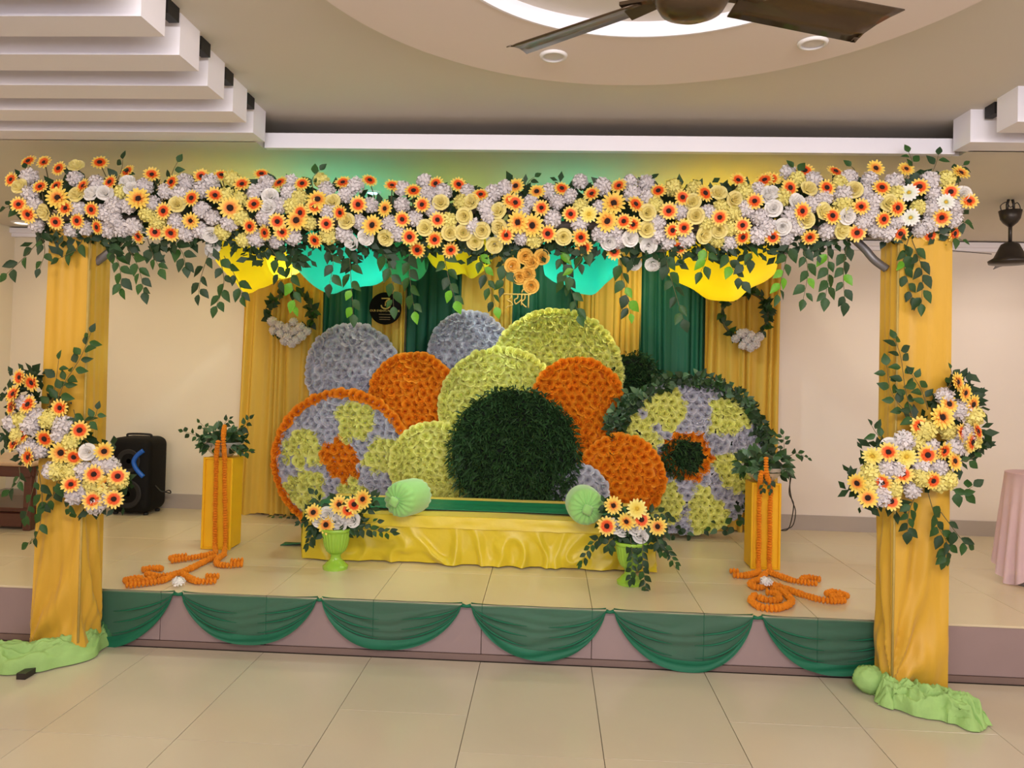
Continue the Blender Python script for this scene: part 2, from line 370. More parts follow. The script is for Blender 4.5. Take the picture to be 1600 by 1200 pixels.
# ceiling fans
def fan(name, label, hub, zb, angles, rlen, r_m, big):
    t = thing(name, label, 'fan', hub)
    x, y, z = hub
    if big:
        MB().lathe([(.001, -.075), (.05, -.072), (.085, -.055), (.105, -.02), (.108, .03), (.09, .06), (.03, .075), (.02, .09)], (x, y, zb), 36).build('motor', M['fan'], t)
        MB().lathe([(.10, -.012), (.112, -.006), (.112, .006), (.10, .012)], (x, y, zb), 36, cap0=False, cap1=False).build('trim_ring', M['gray_metal'], t)
        MB().lathe([(.013, zb+.07), (.013, ZU-.05)], (x, y, 0), 12).build('rod', M['fan'], t)
        MB().lathe([(.02, ZU-.09), (.055, ZU-.04), (.06, ZU)], (x, y, 0), 20).build('canopy', M['fan'], t)
    else:
        MB().lathe([(.03, -.055), (.118, -.048), (.122, -.03), (.09, -.01), (.062, .05), (.05, .075), (.02, .09)], (x, y, zb), 28).build('motor', M['dark_metal'], t)
        MB().lathe([(.011, zb+.08), (.011, ZL-.13)], (x, y, 0), 10).build('rod', M['dark_metal'], t)
        MB().lathe([(.012, ZL-.175), (.04, ZL-.15), (.056, ZL-.125), (.066, ZL-.072)], (x, y, 0), 20).build('canopy', M['dark_metal'], t)
        MB().tube([(x-.02, y, ZL-.075), (x-.02, y, ZL-.03), (x-.012, y, ZL)], .008).tube([(x+.02, y, ZL-.075), (x+.02, y, ZL-.03), (x+.012, y, ZL)], .008).build('hook', M['dark_metal'], t)
        MB().tube(cat_path([(x-.055, y, ZL-.075), (x-.06, y, ZL-.04), (x-.03, y-.01, ZL-.02), (x, y, ZL-.05), (x+.04, y, ZL-.02), (x+.06, y, ZL-.05), (x+.055, y, ZL-.075)]), .003).build('wiring', M['cord'], t)
    for a in angles:
        d = Vector((math.cos(a), math.sin(a), 0)); s = Vector((-d.y, d.x, 0))
        def blade(u, v, zo=0):
            l = r_m+.05+u*(rlen-r_m-.05)
            wd = .062+.012*u
            if u > .97: l -= .06*v
            vv = v*2-1
            q = Vector((x, y, zb+.005)) + d*l + s*(vv*wd)
            q.z += -.020*vv - .006*vv*vv + zo
            return q
        MB().grid(lambda u, v: blade(u, v), 12, 4).build('blade', M['fan'] if big else M['dark_metal'], t, thick=.004)
        bl = MB()
        p0 = Vector((x, y, zb))+d*(r_m-.02); p1 = Vector((x, y, zb+.004))+d*(r_m+.11)
        bl.rings([[tuple(p0+s*a_*.02+Vector((0, 0, b_*.006))) for a_, b_ in ((-1,-1),(1,-1),(1,1),(-1,1))],
                  [tuple(p1+s*a_*.035+Vector((0, 0, b_*.005+a_*.009))) for a_, b_ in ((-1,-1),(1,-1),(1,1),(-1,1))]], True, True).build('blade_bracket', M['fan'] if big else M['dark_metal'], t, smooth=False)
fan('ceiling_fan', 'brown glossy ceiling fan hanging below the round ceiling recess', (.36, 2.02, 2.59), 2.632, [math.radians(a) for a in (20, 142, 260)], .645, .10, True)
fan('ceiling_fan', 'small dark ceiling fan beside the right pillar, near the back wall', (2.893, 4.87, 2.30), 2.385, [math.radians(a) for a in (-38, 62)], .50, .10, False)
tag(MB().tube(cat_path([at(1478, 391, 4.0), at(1515, 394, 4.4), at(1549, 397, 4.80)]), .0025, 5).build('rope', M['cord'], org=at(1478, 391, 4.0)), 'thin dark string tied from the right pillar to the small fan', 'string')

# ------------------------------------------------------------------ flower meshes
def bloom_mesh(name, m, seed, rings=((.12, .86, 3), (.30, .84, 4), (.55, .74, 6), (.82, .52, 7), (1.06, .24, 8))):
    """ruffled many-petalled head, local unit radius, opening to +z"""
    rnd = random.Random(seed); mb = MB()
    for ro, z, n in rings:
        ph = rnd.uniform(0, 6)
        for i in range(n):
            a0 = ph+2*PI*i/n+rnd.uniform(-.15, .15); hw = PI/n*1.25; zz = z*rnd.uniform(.82, 1.15); r_ = ro*rnd.uniform(.88, 1.12)
            v = []
            for rr_, q, dz in ((.30, .5, -.1), (.80, 1.0, .62), (1.0, .9, 1.0)):
                for e in (-1, 0, 1):
                    a = a0+e*hw*q; k_ = r_*rr_*(1+.10*(e == 0))
                    v.append((k_*math.cos(a), k_*math.sin(a), zz*dz+(.05 if e else -.05)*rnd.uniform(.5, 1.5)*(dz > 0)))
            mb.add(v, [(0, 1, 4, 3), (1, 2, 5, 4), (3, 4, 7, 6), (4, 5, 8, 7)])
    return mb.mesh(name, m)
def rose_mesh(name, m, seed):
    rnd = random.Random(seed); mb = MB()
    for k_, (ro, zt, n) in enumerate(((.18, .95, 3), (.40, .88, 4), (.70, .66, 5), (1.02, .28, 6))):
        for i in range(n):
            a0 = 2*PI*i/n+k_*.7+rnd.uniform(-.1, .1); wd = 2*PI/n*.72
            def pet(u, v, a0=a0, wd=wd, ro=ro, zt=zt):
                a = a0+(u-.5)*2*wd*.75; e = 1-abs(2*u-1)**3*.35
                r_ = ro*(.30+.60*math.sin(v*PI*.62))*(1+.16*(v > .9)); return (r_*math.cos(a), r_*math.sin(a), -.1+(zt+.1)*v*e)
            mb.grid(pet, 4, 3)
    return mb.mesh(name, m)
def puff_mesh(name, m, seed, n=26):
    """hydrangea-like head of small florets"""
    rnd = random.Random(seed); mb = MB()
    for i in range(n):
        zz = 1-1.35*(i+.5)/n; rr = math.sqrt(max(0, 1-zz*zz)); a = i*2.39996
        d = Vector((rr*math.cos(a), rr*math.sin(a), zz)); c = d*rnd.uniform(.62, .8)
        q = facing(d, rnd.uniform(0, 6))
        for k_ in range(4):
            b = k_*PI/2
            l_ = rnd.uniform(.85, 1.5); pts = [Vector((0, 0, 0)), Vector((.26*l_*math.cos(b-.6), .26*l_*math.sin(b-.6), .12)), Vector((.42*l_*math.cos(b), .42*l_*math.sin(b), .04+rnd.uniform(0, .16))), Vector((.26*l_*math.cos(b+.6), .26*l_*math.sin(b+.6), .12))]
            mb.add([tuple(c+q @ p) for p in pts], [(0, 1, 2, 3)])
    core = []
    for z, r_ in ((-.45, .3), (-.1, .6), (.3, .62), (.62, .3)):
        core.append([(r_*math.cos(2*PI*i/8), r_*math.sin(2*PI*i/8), z) for i in range(8)])
    mb.rings(core, True, True)
    return mb.mesh(name, m)
def gerbera_mesh(name, m, seed, cup=.18):
    rnd = random.Random(seed); mb = MB()
    for layer, (n, r1, z0) in enumerate(((15, 1.0, 0), (12, .80, .05), (10, .56, .10))):
        for i in range(n):
            a = 2*PI*(i+.5*layer)/n+rnd.uniform(-.06, .06); L_ = r1*rnd.uniform(.92, 1.04); hw = r1*2.1/n
            ca, sa = math.cos(a), math.sin(a)
            def P(l, s_, z): return (l*ca-s_*sa, l*sa+s_*ca, z)
            c1 = cup*rnd.uniform(.7, 1.5)
            mb.add([P(.12, 0, z0), P(L_*.55, -hw, z0+c1*.45), P(L_*.55, hw, z0+c1*.45), P(L_*.88, -hw*.75, z0+c1*.6), P(L_*.88, hw*.75, z0+c1*.6), P(L_, 0, z0+c1*.55)],
                   [(0, 1, 2), (1, 3, 4, 2), (3, 5, 4)])
    mb.lathe([(.30, -.12), (.36, .0), (.18, .06)], n=8)
    return mb.mesh(name, m, smooth=False)
def leaf_mesh(name, m, wd=.56, fold=.10, droop=.16):
    """leaf along +x, unit length, facing +z"""
    mb = MB(); xs = [0, .14, .34, .58, .8, 1.0]; ws = [.04, .62, 1.0, .82, .42, 0]
    v = []
    for x, q in zip(xs, ws):
        z = -droop*x*x
        v += [(x, -q*wd/2, z+fold*q), (x, 0, z), (x, q*wd/2, z+fold*q)]
    f = []
    for i in range(5):
        a = i*3
        f += [(a, a+3, a+4, a+1), (a+1, a+4, a+5, a+2)]
    return mb.add(v, f).mesh(name, m)
disc_me = MB().lathe([(.27, .08), (.27, .17), (.18, .24), (.04, .22)], n=10).mesh('flower_center', M['cen'])
yel_disc = MB().lathe([(.16, .08), (.16, .16), (.08, .20)], n=8).mesh('flower_center', mat('pollen_disc', (210, 170, 50), .9, .2))
GME = [[gerbera_mesh('gerbera', GER[k_], 10*k_+s_, .12+.1*s_) for s_ in range(3)] for k_ in range(4)]
ROSE = {c: [rose_mesh('rose', M[c], s_) for s_ in range(2)] for c in ('rose_w', 'rose_y', 'rose_o')}
PUFF = {c: [puff_mesh('hydrangea', M[c], s_) for s_ in range(3)] for c in ('hyd', 'hyd_y')}
BLOOM = {c: [bloom_mesh('bloom', M[c], s_+40) for s_ in range(4)] for c in ('bl_w', 'bl_y', 'bl_o')}
LEAF = {c: [leaf_mesh('leaf', M[c], w_, f_, d_) for w_, f_, d_ in ((.64, .10, .16), (.70, .05, .28), (.56, .14, .05))] for c in ('leaf', 'leaf_d', 'leaf_lit', 'leaf_v')}

def gerbera(root, p, n, r, kind=0):
    o = put('gerbera', random.choice(GME[kind]), root, p, facing(n, R(0, 6)), r*R(.94, 1.06))
    child('flower_center', disc_me if kind in (0, 1) else yel_disc, o)
    return o
def rose(root, p, n, r, c='rose_y'): return put('rose', random.choice(ROSE[c]), root, p, facing(n, R(0, 6)), r)
def puff(root, p, n, r, c='hyd'): return put('hydrangea', random.choice(PUFF[c]), root, p, facing(n, R(0, 6)), r*R(.9, 1.12))
def leaf_at(root, p, d, n, size, c='leaf', parent=None):
    d = Vector(d).normalized(); n = Vector(n); n = (n-d*n.dot(d)); n = n.normalized() if n.length > 1e-4 else d.orthogonal().normalized()
    y = n.cross(d); m3 = Matrix((d, y, n)).transposed()
    return put('leaf', random.choice(LEAF[c]), root, p, m3.to_quaternion(), size, parent)
def vine(root, pts, n, size, cols=('leaf',), stem=.0022, face=(0, -1, .25), name='vine', start=.12, spread=.75):
    path = cat_path(pts, 6)
    v = MB().tube(path, [stem*(1-.5*i/(len(path)-1)) for i in range(len(path))], 5).build(name, M['stem'], root)
    N_ = len(path)-1
    for i in range(n):
        t = start+(1-start)*(i+.5)/n; k_ = min(int(t*N_), N_-1); p = path[k_].lerp(path[k_+1], t*N_-k_)
        tan = (path[k_+1]-path[k_]).normalized(); fn = Vector(face)+Vector((R(-.5, .5), R(-.3, .3), R(-.5, .5)))
        side = tan.cross(fn).normalized()*(1 if i % 2 else -1)
        d = tan*R(.35, .9)+side*R(.6, 1.1)*spread+Vector((0, 0, -.35))
        if i == n-1: d = tan
        leaf_at(root, p+d.normalized()*size*.12, d, fn, size*R(.8, 1.15)*(1-.2*t), random.choice(cols), v)
    return v
def leafmass(root, name, centers, n, size, mt, spread, face=None):
    """small backing leaves nobody could count: one mesh"""
    mb = MB()
    for i in range(n):
        c = Vector(random.choice(centers)); 
        p = c+Vector((R(-1, 1)*spread[0], R(-1, 1)*spread[1], R(-1, 1)*spread[2]))
        d = Vector((R(-1, 1), R(-.6, .6), R(-1, 1))).normalized(); u = d.cross(Vector((R(-.4, .4), -1, R(-.4, .4)))).normalized()
        s_ = size*R(.6, 1.2)
        mb.add([tuple(p), tuple(p+d*s_*.5+u*s_*.26), tuple(p+d*s_), tuple(p+d*s_*.5-u*s_*.26)], [(0, 1, 2, 3)])
    o = mb.build(name, mt, root, smooth=False); o['kind'] = 'stuff'; return o

# ------------------------------------------------------------------ pillars with draped cloth
def pillar(cx, cy, w0, d0, w1, d1, ztop, label, side, seed, z0=.055):
    """square cloth sleeve over a frame; w0/d0 at the foot, w1/d1 at the head"""
    t = thing('draped_post', label, 'pillar', (cx, cy, 0))
    NV, NS = 170, 30; sx = 0.0
    rr = []
    for j in range(NV+1):
        v = j/NV; z = z0+(ztop-z0)*v; W = w0+(w1-w0)*v; D = d0+(d1-d0)*v; ring = []
        corners = [(-1, -1), (1, -1), (1, 1), (-1, 1)]
        for e in range(4):
            a, b = corners[e], corners[(e+1) % 4]
            nrm = ((0, -1), (1, 0), (0, 1), (-1, 0))[e]
            for i in range(NS):
                u = i/NS
                x = (a[0]+(b[0]-a[0])*u)*W/2; y = (a[1]+(b[1]-a[1])*u)*D/2
                # folds: fan gathered at one foot corner, long soft drapes above, all pinned at the edges
                env = (u*(1-u)*4)**.5
                uu = u if side > 0 else 1-u
                if e in (1, 3): uu = u
                if e == 0 and side > 0: uu = 1-u
                ang = math.atan2(v*2.3+.02, (1-uu)*.9+.06)
                fan_ = math.sin(ang*12+seed+1.5*noise.noise(Vector((u*2, v*3, seed))))*.020*math.exp(-max(0, v-.12)*3.0)
                ver = .013*noise.noise(Vector((u*6+seed+e*9, v*1.1, 1)))+.006*noise.noise(Vector((u*3+v*4, v*2, seed+e)))
                k_ = (fan_+ver)*env+.006*math.sin(PI*u)*math.exp(-v*3)
                lift = .012*math.sin(u*PI+e)*(1-min(1, v*8))
                ring.append((cx+sx+x+nrm[0]*k_, cy+y+nrm[1]*k_, z+lift))
        rr.append(ring)
    MB().rings(rr).build('cloth_sleeve', M['pillar'], t, sharp=.9)
    fw, fd = min(w0, w1)/2-.052, min(d0, d1)/2-.050
    fr = MB()
    for a, b in ((-1, -1), (1, -1), (1, 1), (-1, 1)):
        MB().box((cx+a*fw-.012, cy+b*fd-.012, .02), (cx+a*fw+.012, cy+b*fd+.012, ztop-.02)).build('frame_post', M['gray_metal'], t, smooth=False)
    MB().bbox((cx-w0/2+.006, cy-d0/2+.008, 0), (cx+w0/2-.006, cy+d0/2-.004, .05), .005).build('base_plate', M['dark_metal'], t, smooth=False)
    # piping strip at the front inner corner
    sg = 1 if side < 0 else -1
    pth = [(cx+sg*(w0+(w1-w0)*q)/2, cy-(d0+(d1-d0)*q)/2, z0+(ztop-z0)*q) for q in (.02, .3, .6, 1)]
    MB().tube(pth, .006, 6).build('corner_piping', mat('piping', (186, 158, 84), .7, .1, 20), t)
    return t
YP = 3.94
tp = pillar(-2.575, YP, .262, .20, .222, .19, 2.30, 'yellow cloth-wrapped pillar on the left with light-green cloth at its foot', -1, 1.7)
MB().box((-2.60, 3.60, .0), (-2.555, 3.86, .03)).build('foot_bar', M['dark_metal'], tp, smooth=False)
tp = pillar(1.855, YP-.03, .268, .20, .262, .20, 2.32, 'yellow cloth-wrapped pillar on the right beside the pink table', 1, 4.2)

# crossbeam carried by the pillars
tb = thing('crossbeam', 'grey pipe crossbeam hidden in flowers between the two pillars', 'beam', (-.35, 3.93, 2.33))
for y, z in ((3.86, 2.345), (4.0, 2.345), (3.93, 2.43)):
    MB().tube([(-2.72, y, z), (2.02, y, z)], .02, 8).build('pipe', M['gray_metal'], tb)
MB().tube(cat_path([at(1335, 374, 3.93), at(1352, 390, 3.93), at(1366, 406, 3.92), at(1385, 420, 3.92)]), .022, 8).build('brace', M['gray_metal'], tb)
MB().tube(cat_path([at(190, 372, 3.93), at(180, 385, 3.93), at(168, 396, 3.92), at(150, 410, 3.92)]), .022, 8).build('brace', M['gray_metal'], tb)

# ------------------------------------------------------------------ flower garland on the beam
gl = thing('flower_garland', 'long garland of gerberas, roses and hydrangeas wrapped along the crossbeam', 'garland', (-.4, 3.92, 2.27))
def on_beam(px, py, out=0.0):
    """point and outward normal on the rounded garland surface"""
    p = at(px, py, 3.78)
    zc = 2.370+.0177*(p.x+.2)+.0165*(p.x+.2)**2; RZ, RY = .20, .17
    q = max(-1, min(1, (p.z-zc)/RZ)); y = 3.93-(RY+out)*math.sqrt(max(0, 1-q*q))-.02
    p = at(px, py, y); nrm = Vector((R(-.4, .4), -max(.8, math.sqrt(1-q*q)), q*.5+R(-.22, .25)))
    return p, nrm
GA = [(180,90),(280,98),(370,135),(75,205),(255,250),(355,245),(365,320,2),(525,245),(625,98),(690,220),(120,360),(180,420),(575,390),(415,385),(350,468),(485,460),(950,175),(1075,220),(870,325,2),(1025,400),(1260,185),(1385,178),(1200,320),(1345,305),(1515,235),(1440,380,2),(1195,460,1),(970,530),(1070,535),(870,555),(1565,495),(1590,360),(800,155),(610,500)]
GB = [(35,50),(150,105),(290,110),(545,105),(710,90),(850,125),(985,155),(1125,110),(1265,115),(1405,180),(385,210,2),(365,255),(640,240),(530,290),(255,340,2),(440,360),(280,290),(135,345),(60,415),(165,410),(370,460),(810,265,1),(730,370,2),(1040,240),(915,330),(1135,335),(960,440),(1115,455),(1010,520),(1215,520),(1560,430),(1590,220)]
GC = [(25,125,1),(155,160,1),(310,140),(500,175),(670,125),(20,230),(185,260),(40,350,2),(130,370,2),(365,300),(635,235,2),(590,340,2),(770,240),(915,155),(1065,195),(1205,170),(1410,90),(1580,90),(980,280),(700,345),(760,365),(225,420),(430,440),(450,505),(640,530),(1000,400),(1075,385),(1515,220),(1300,320),(1440,370),(1045,505),(1440,440),(480,300,3)]
GD = [(20,200),(230,150),(420,155),(670,135,1),(860,140,1),(1200,165,1),(135,255),(365,255),(710,255),(945,250),(1140,280),(1255,340),(580,375,0),(400,430),(805,380),(720,450),(210,400),(555,535),(825,540),(260,560),(1085,440),(1160,540),(1010,550),(30,560),(880,285,4),(1110,345,4),(890,440,4),(1080,560,4)]
taken = []
def px_list(lst, ox, oy, s): return [(ox+q[0]/s, oy+q[1]/s, (q[2] if len(q) > 2 else -1)) for q in lst]
for px, py, k_ in px_list(GA, 0, 230, 4)+px_list(GB, 400, 260, 4)+px_list(GC, 800, 260, 4)+px_list(GD, 1200, 230, 4):
    p, n = on_beam(px, py, .035)
    r = .062 if k_ == 2 else .047
    gerbera(gl, p, n, r, {2: 1, 1: 1, 3: 3, 4: 2}.get(k_, 0)); taken.append((px, py, r*300))
    if n.z > .3 and py < 300:
        MB().tube([p+Vector((0, .004, -.006)), p+Vector((R(-.02, .02), .05, -.07)), Vector((p.x+R(-.03, .03), 3.93, p.z-.14))], .003, 5).build('stem', M['stem'], gl)
RW = [(660,290,'A'),(800,225,'A'),(830,265,'A'),(580,295,'A'),(1320,545,'A'),(90,190,'B'),(85,260,'B'),(690,440,'B'),(600,470,'B'),(735,450,'C'),(855,490,'C'),(605,470,'C'),(760,600,'C'),(880,605,'C'),(1590,190,'C'),(15,290,'D'),(35,385,'D'),(175,345,'D'),(90,495,'D'),(490,430,'D'),(1210,300,'D'),(1340,610,'A'),(1330,650,'A')]
RY_ = [(485,300,'A'),(285,405,'A'),(480,125,'A'),(130,250,'A'),(1110,360,'A'),(1155,230,'B'),(1305,310,'B'),(1295,415,'B'),(1415,400,'B'),(1520,280,'B'),(1350,225,'B'),(1525,380,'B'),(815,445,'B'),(1490,490,'B'),(1210,415,'B'),(570,345,'B'),(480,225,'B'),(1060,385,'B'),(1370,470,'B'),(845,290,'C'),(1150,310,'C'),(1290,170,'C'),(1385,210,'C'),(320,440,'C'),(840,395,'C'),(1195,430,'C'),(1295,395,'C'),(1130,225,'C'),(250,265,'D'),(455,520,'D'),(235,455,'D'),(535,270,'D'),(750,350,'D'),(340,400,'D')]
OF = dict(A=(0, 230), B=(400, 260), C=(800, 260), D=(1200, 230))
for lst, c in ((RW, 'rose_w'), (RY_, 'rose_y')):
    for a, b, k_ in lst:
        px, py = OF[k_][0]+a/4, OF[k_][1]+b/4
        p, n = on_beam(px, py, .02); rose(gl, p, n, .044, c); taken.append((px, py, 13))
for px, py in ((800, 415), (812, 432), (826, 428), (832, 410), (830, 446), (820, 400), (846, 402)):
    rose(gl, at(px, py, 3.82), (R(-.4, .4), -1, R(-.3, .1)), .042, 'rose_o'); taken.append((px, py, 13))
def beam_lim(px):
    f = px/1600
    top = 268-6*math.cos(px*.02)+(14 if 560 < px < 1200 else 0); bot = 372+(16 if 380 < px < 1230 else 0)
    return top, bot
n_h = 0; tries = 0
while n_h < 150 and tries < 6000:
    tries += 1; px = R(35, 1500); t_, b_ = beam_lim(px); py = R(t_+6, b_-8)
    if px < 60 or px > 1480: py = R(275, 355)
    if abs(px-582) < 26 and 284 < py < 318: continue
    if any((px-a)**2+(py-b)**2 < (.62*(c+13))**2 for a, b, c in taken): continue
    p, n = on_beam(px, py, -.005); puff(gl, p, n, .046, 'hyd' if R(0, 1) < .74 else 'hyd_y'); taken.append((px, py, 15)); n_h += 1
leafmass(gl, 'backing_foliage', [at(px, (342 if 545 < px < 620 else 326 if 380 < px < 1230 else 316)+R(-12, 12), 3.93) for px in range(50, 1490, 12)], 2600, .075, M['leaf_d'], (.07, .09, .10))
# hanging leaf sprays
V = [  # start px, mid px, end px, leaves
    ((75, 360), (40, 400), (10, 428), 9), ((60, 350), (70, 390), (62, 420), 7), ((130, 372), (118, 390), (90, 405), 6), ((160, 372), (185, 410), (190, 450), 13),
    ((190, 372), (215, 415), (225, 456), 14), ((230, 372), (238, 395), (250, 420), 8), ((268, 372), (285, 395), (290, 415), 8), ((330, 385), (315, 430), (310, 460), 9),
    ((340, 390), (350, 440), (338, 478), 11), ((350, 400), (372, 440), (378, 462), 8), ((405, 372), (430, 398), (438, 440), 10), ((460, 375), (455, 420), (462, 480), 12),
    ((500, 378), (520, 400), (515, 445), 9), ((545, 375), (548, 430), (552, 492), 13), ((590, 378), (610, 420), (615, 480), 12), ((640, 385), (640, 430), (648, 488), 11), ((690, 380), (700, 430), (712, 470), 11),
    ((745, 385), (760, 430), (775, 480), 12), ((775, 385), (790, 420), (785, 450), 7), ((870, 380), (885, 430), (905, 492), 14), ((920, 378), (905, 410), (880, 440), 9), ((965, 385), (975, 440), (985, 490), 12),
    ((1035, 385), (1050, 440), (1068, 500), 13), ((1090, 375), (1105, 395), (1095, 425), 8), ((1135, 375), (1140, 410), (1160, 440), 10), ((1160, 378), (1175, 395), (1160, 415), 6), ((1235, 372), (1225, 420), (1215, 460), 11), ((1250, 375), (1262, 420), (1255, 468), 11),
    ((1292, 372), (1294, 420), (1290, 465), 13), ((1325, 372), (1318, 420), (1320, 472), 12), ((1420, 372), (1412, 410), (1425, 465), 12), ((1425, 375), (1440, 420), (1440, 475), 12)]
for a, b, c, n in V:
    dy = R(-.05, .05); y = 3.80
    if 1380 < a[0] < 1480: y = 3.76
    vine(gl, [at(*a, y+.04), at(*b, y+dy), at(*c, y-.02+dy)], max(4, round(n*.72)), .080, ('leaf', 'leaf', 'leaf_d', 'leaf_lit') if a[0] > 430 else ('leaf', 'leaf_d', 'leaf_d', 'leaf'))
leafmass(gl, 'hanging_foliage', [at(px, (382 if 380 < px < 1230 else 368)+R(-8, 26)*abs(math.sin(px*.043)), 3.84) for px in range(60, 1480, 5) if not 1340 < px < 1385], 1050, .066, M['leaf_d'], (.03, .05, .035))
# sprigs standing up out of the garland
for a, b, c, n in (((35, 300), (45, 280), (40, 262), 4), ((180, 290), (190, 265), (192, 248), 4), ((265, 290), (270, 268), (278, 252), 3), ((490, 300), (488, 280), (500, 265), 4), ((820, 300), (826, 284), (836, 276), 3), ((1005, 300), (1012, 286), (1018, 280), 3), ((1250, 285), (1246, 270), (1240, 262), 3), ((1330, 285), (1336, 268), (1328, 258), 2),
                   ((1400, 300), (1425, 262), (1420, 238), 6), ((1440, 300), (1460, 262), (1466, 242), 5), ((1470, 300), (1490, 270), (1505, 258), 5), ((1480, 340), (1500, 345), (1512, 350), 4), ((1430, 330), (1440, 310), (1425, 290), 6), ((1470, 350), (1490, 368), (1505, 376), 3), ((40, 330), (20, 322), (8, 325), 3)):
    vine(gl, [at(*a, 3.84), at(*b, 3.80), at(*c, 3.80)], n, .062, ('leaf', 'leaf_d'), spread=.9)

# ------------------------------------------------------------------ bouquets tied to the pillars
def bouquet(label, fl_, kinds, puffs, vines, yy, base):
    t = thing('flower_bouquet', label, 'bouquet', base)
    tk = []
    def p_(px, py, out=0):
        xc, hw = kinds
        return at(px, py, yy-.02-out)
    for px, py, k_ in fl_:
        edge = (px-kinds[0])/kinds[1]
        gerbera(t, p_(px, py, R(.03, .07)), (edge*.9+R(-.2, .2), -1, R(-.25, .45)), .062 if k_ == 2 else .052, {2: 1, 1: 1, 3: 3}.get(k_, 0)); tk.append((px, py))
    for px, py, c in puffs:
        if c == 'r': rose(t, p_(px, py, .03), (R(-.3, .3), -1, R(-.2, .3)), .045, 'rose_w')
        else: puff(t, p_(px, py, R(0, .03)), (R(-.3, .3), -1, R(-.2, .3)), .052, c)
    cs = [p_(px, py, -.04) for px, py in tk]
    leafmass(t, 'backing_foliage', cs, 420, .07, M['leaf_d'], (.05, .03, .05))
    for pts, n, sz in vines:
        vine(t, [at(a, b, yy-.03-R(0, .03)) for a, b in pts], n, sz, ('leaf', 'leaf', 'leaf_d'))
def conv(lst, ox, oy, s): return [(ox+q[0]/s, oy+q[1]/s, q[2] if len(q) > 2 else 0) for q in lst]
LB = conv([(230,120),(145,200),(435,155),(590,290,2),(285,335),(715,330),(770,75),(1000,275,1),(900,500),(685,600),(1030,590,1),(1130,520),(1090,740),(890,750)], 0, 660, 6.154)+conv([(205,870),(180,1010),(80,1025),(380,1030),(90,945),(130,840)], 0, 380, 4)
LP = [(40, 630, 'hyd'), (58, 650, 'hyd'), (50, 665, 'hyd'), (100, 665, 'hyd'), (95, 680, 'hyd'), (45, 700, 'hyd'), (62, 705, 'hyd'), (80, 735, 'hyd'), (90, 735, 'hyd_y'), (112, 738, 'hyd_y'), (35, 655, 'hyd_y'), (78, 655, 'hyd_y'), (112, 690, 'hyd_y'), (138, 706, 'r'), (132, 736, 'hyd'), (130, 765, 'hyd'), (118, 772, 'hyd'), (158, 722, 'hyd'), (172, 728, 'hyd'), (150, 788, 'hyd'), (145, 755, 'hyd_y'), (165, 760, 'hyd_y'), (185, 750, 'hyd_y'), (170, 775, 'hyd'), (30, 680, 'hyd_y'), (22, 660, 'hyd')]
LVN = [(((85, 640), (100, 600), (125, 560), (142, 520)), 16, .075), (((75, 640), (85, 610), (92, 560)), 7, .07), (((120, 660), (145, 655), (152, 640)), 5, .06), (((60, 735), (66, 780), (60, 830), (45, 848)), 9, .075), (((30, 730), (30, 750), (15, 765)), 6, .07), (((90, 745), (85, 770), (70, 790)), 7, .075), (((110, 760), (108, 785), (112, 800)), 5, .065), (((115, 640), (118, 655), (120, 680)), 5, .07), (((60, 730), (45, 790), (40, 808)), 6, .06)]
bouquet('gerbera and hydrangea bouquet with leaf sprays tied to the left pillar', LB, (85, 100), LP, LVN, YP-.14, (-2.57, 3.79, .95))
RB = conv([(1215,790,1),(1260,850,1),(1305,915,1),(1170,915,1),(1130,990,2),(1005,1040),(1245,1080),(1330,1070),(1300,1140)], 1160, 380, 3.636)+conv([(1050,185,0),(1140,160,0),(830,170),(740,190,3),(930,195,3),(910,295),(795,340),(655,345,1),(1080,330),(1200,220,1),(845,450),(715,430,1),(1300,110),(1030,300,3)], 1160, 660, 3.636)
RP = [(1475, 620, 'hyd'), (1500, 640, 'hyd'), (1520, 650, 'hyd_y'), (1445, 672, 'hyd_y'), (1480, 672, 'hyd_y'), (1412, 688, 'hyd'), (1390, 698, 'r'), (1450, 700, 'hyd'), (1465, 730, 'hyd'), (1440, 726, 'hyd'), (1400, 735, 'hyd'), (1385, 730, 'hyd'), (1375, 750, 'hyd'), (1395, 765, 'hyd_y'), (1425, 765, 'hyd'), (1440, 745, 'hyd_y'), (1355, 760, 'hyd_y'), (1375, 775, 'hyd'), (1360, 740, 'hyd_y'), (1465, 755, 'hyd_y'), (1478, 750, 'hyd_y'), (1510, 680, 'hyd'), (1430, 690, 'hyd_y'), (1490, 700, 'hyd'), (1515, 690, 'hyd_y')]
RVN = [(((1430, 665), (1415, 610), (1408, 560), (1398, 530)), 13, .07), (((1440, 660), (1412, 640), (1392, 610), (1385, 570)), 10, .068), (((1450, 640), (1440, 610), (1425, 585)), 7, .07), (((1395, 700), (1372, 680), (1362, 665)), 5, .06), (((1450, 770), (1465, 820), (1480, 850), (1475, 875)), 14, .075), (((1430, 775), (1420, 800), (1418, 830)), 8, .072), (((1480, 760), (1500, 770), (1520, 760)), 6, .08), (((1470, 800), (1500, 840), (1512, 850)), 6, .068), (((1490, 720), (1510, 720), (1525, 712)), 3, .06), (((1480, 610), (1488, 590), (1485, 575)), 3, .05)]
bouquet('gerbera and hydrangea bouquet with leaf sprays tied to the right pillar', RB, (1445, 95), RP, RVN, YP-.17, (1.86, 3.77, .95))

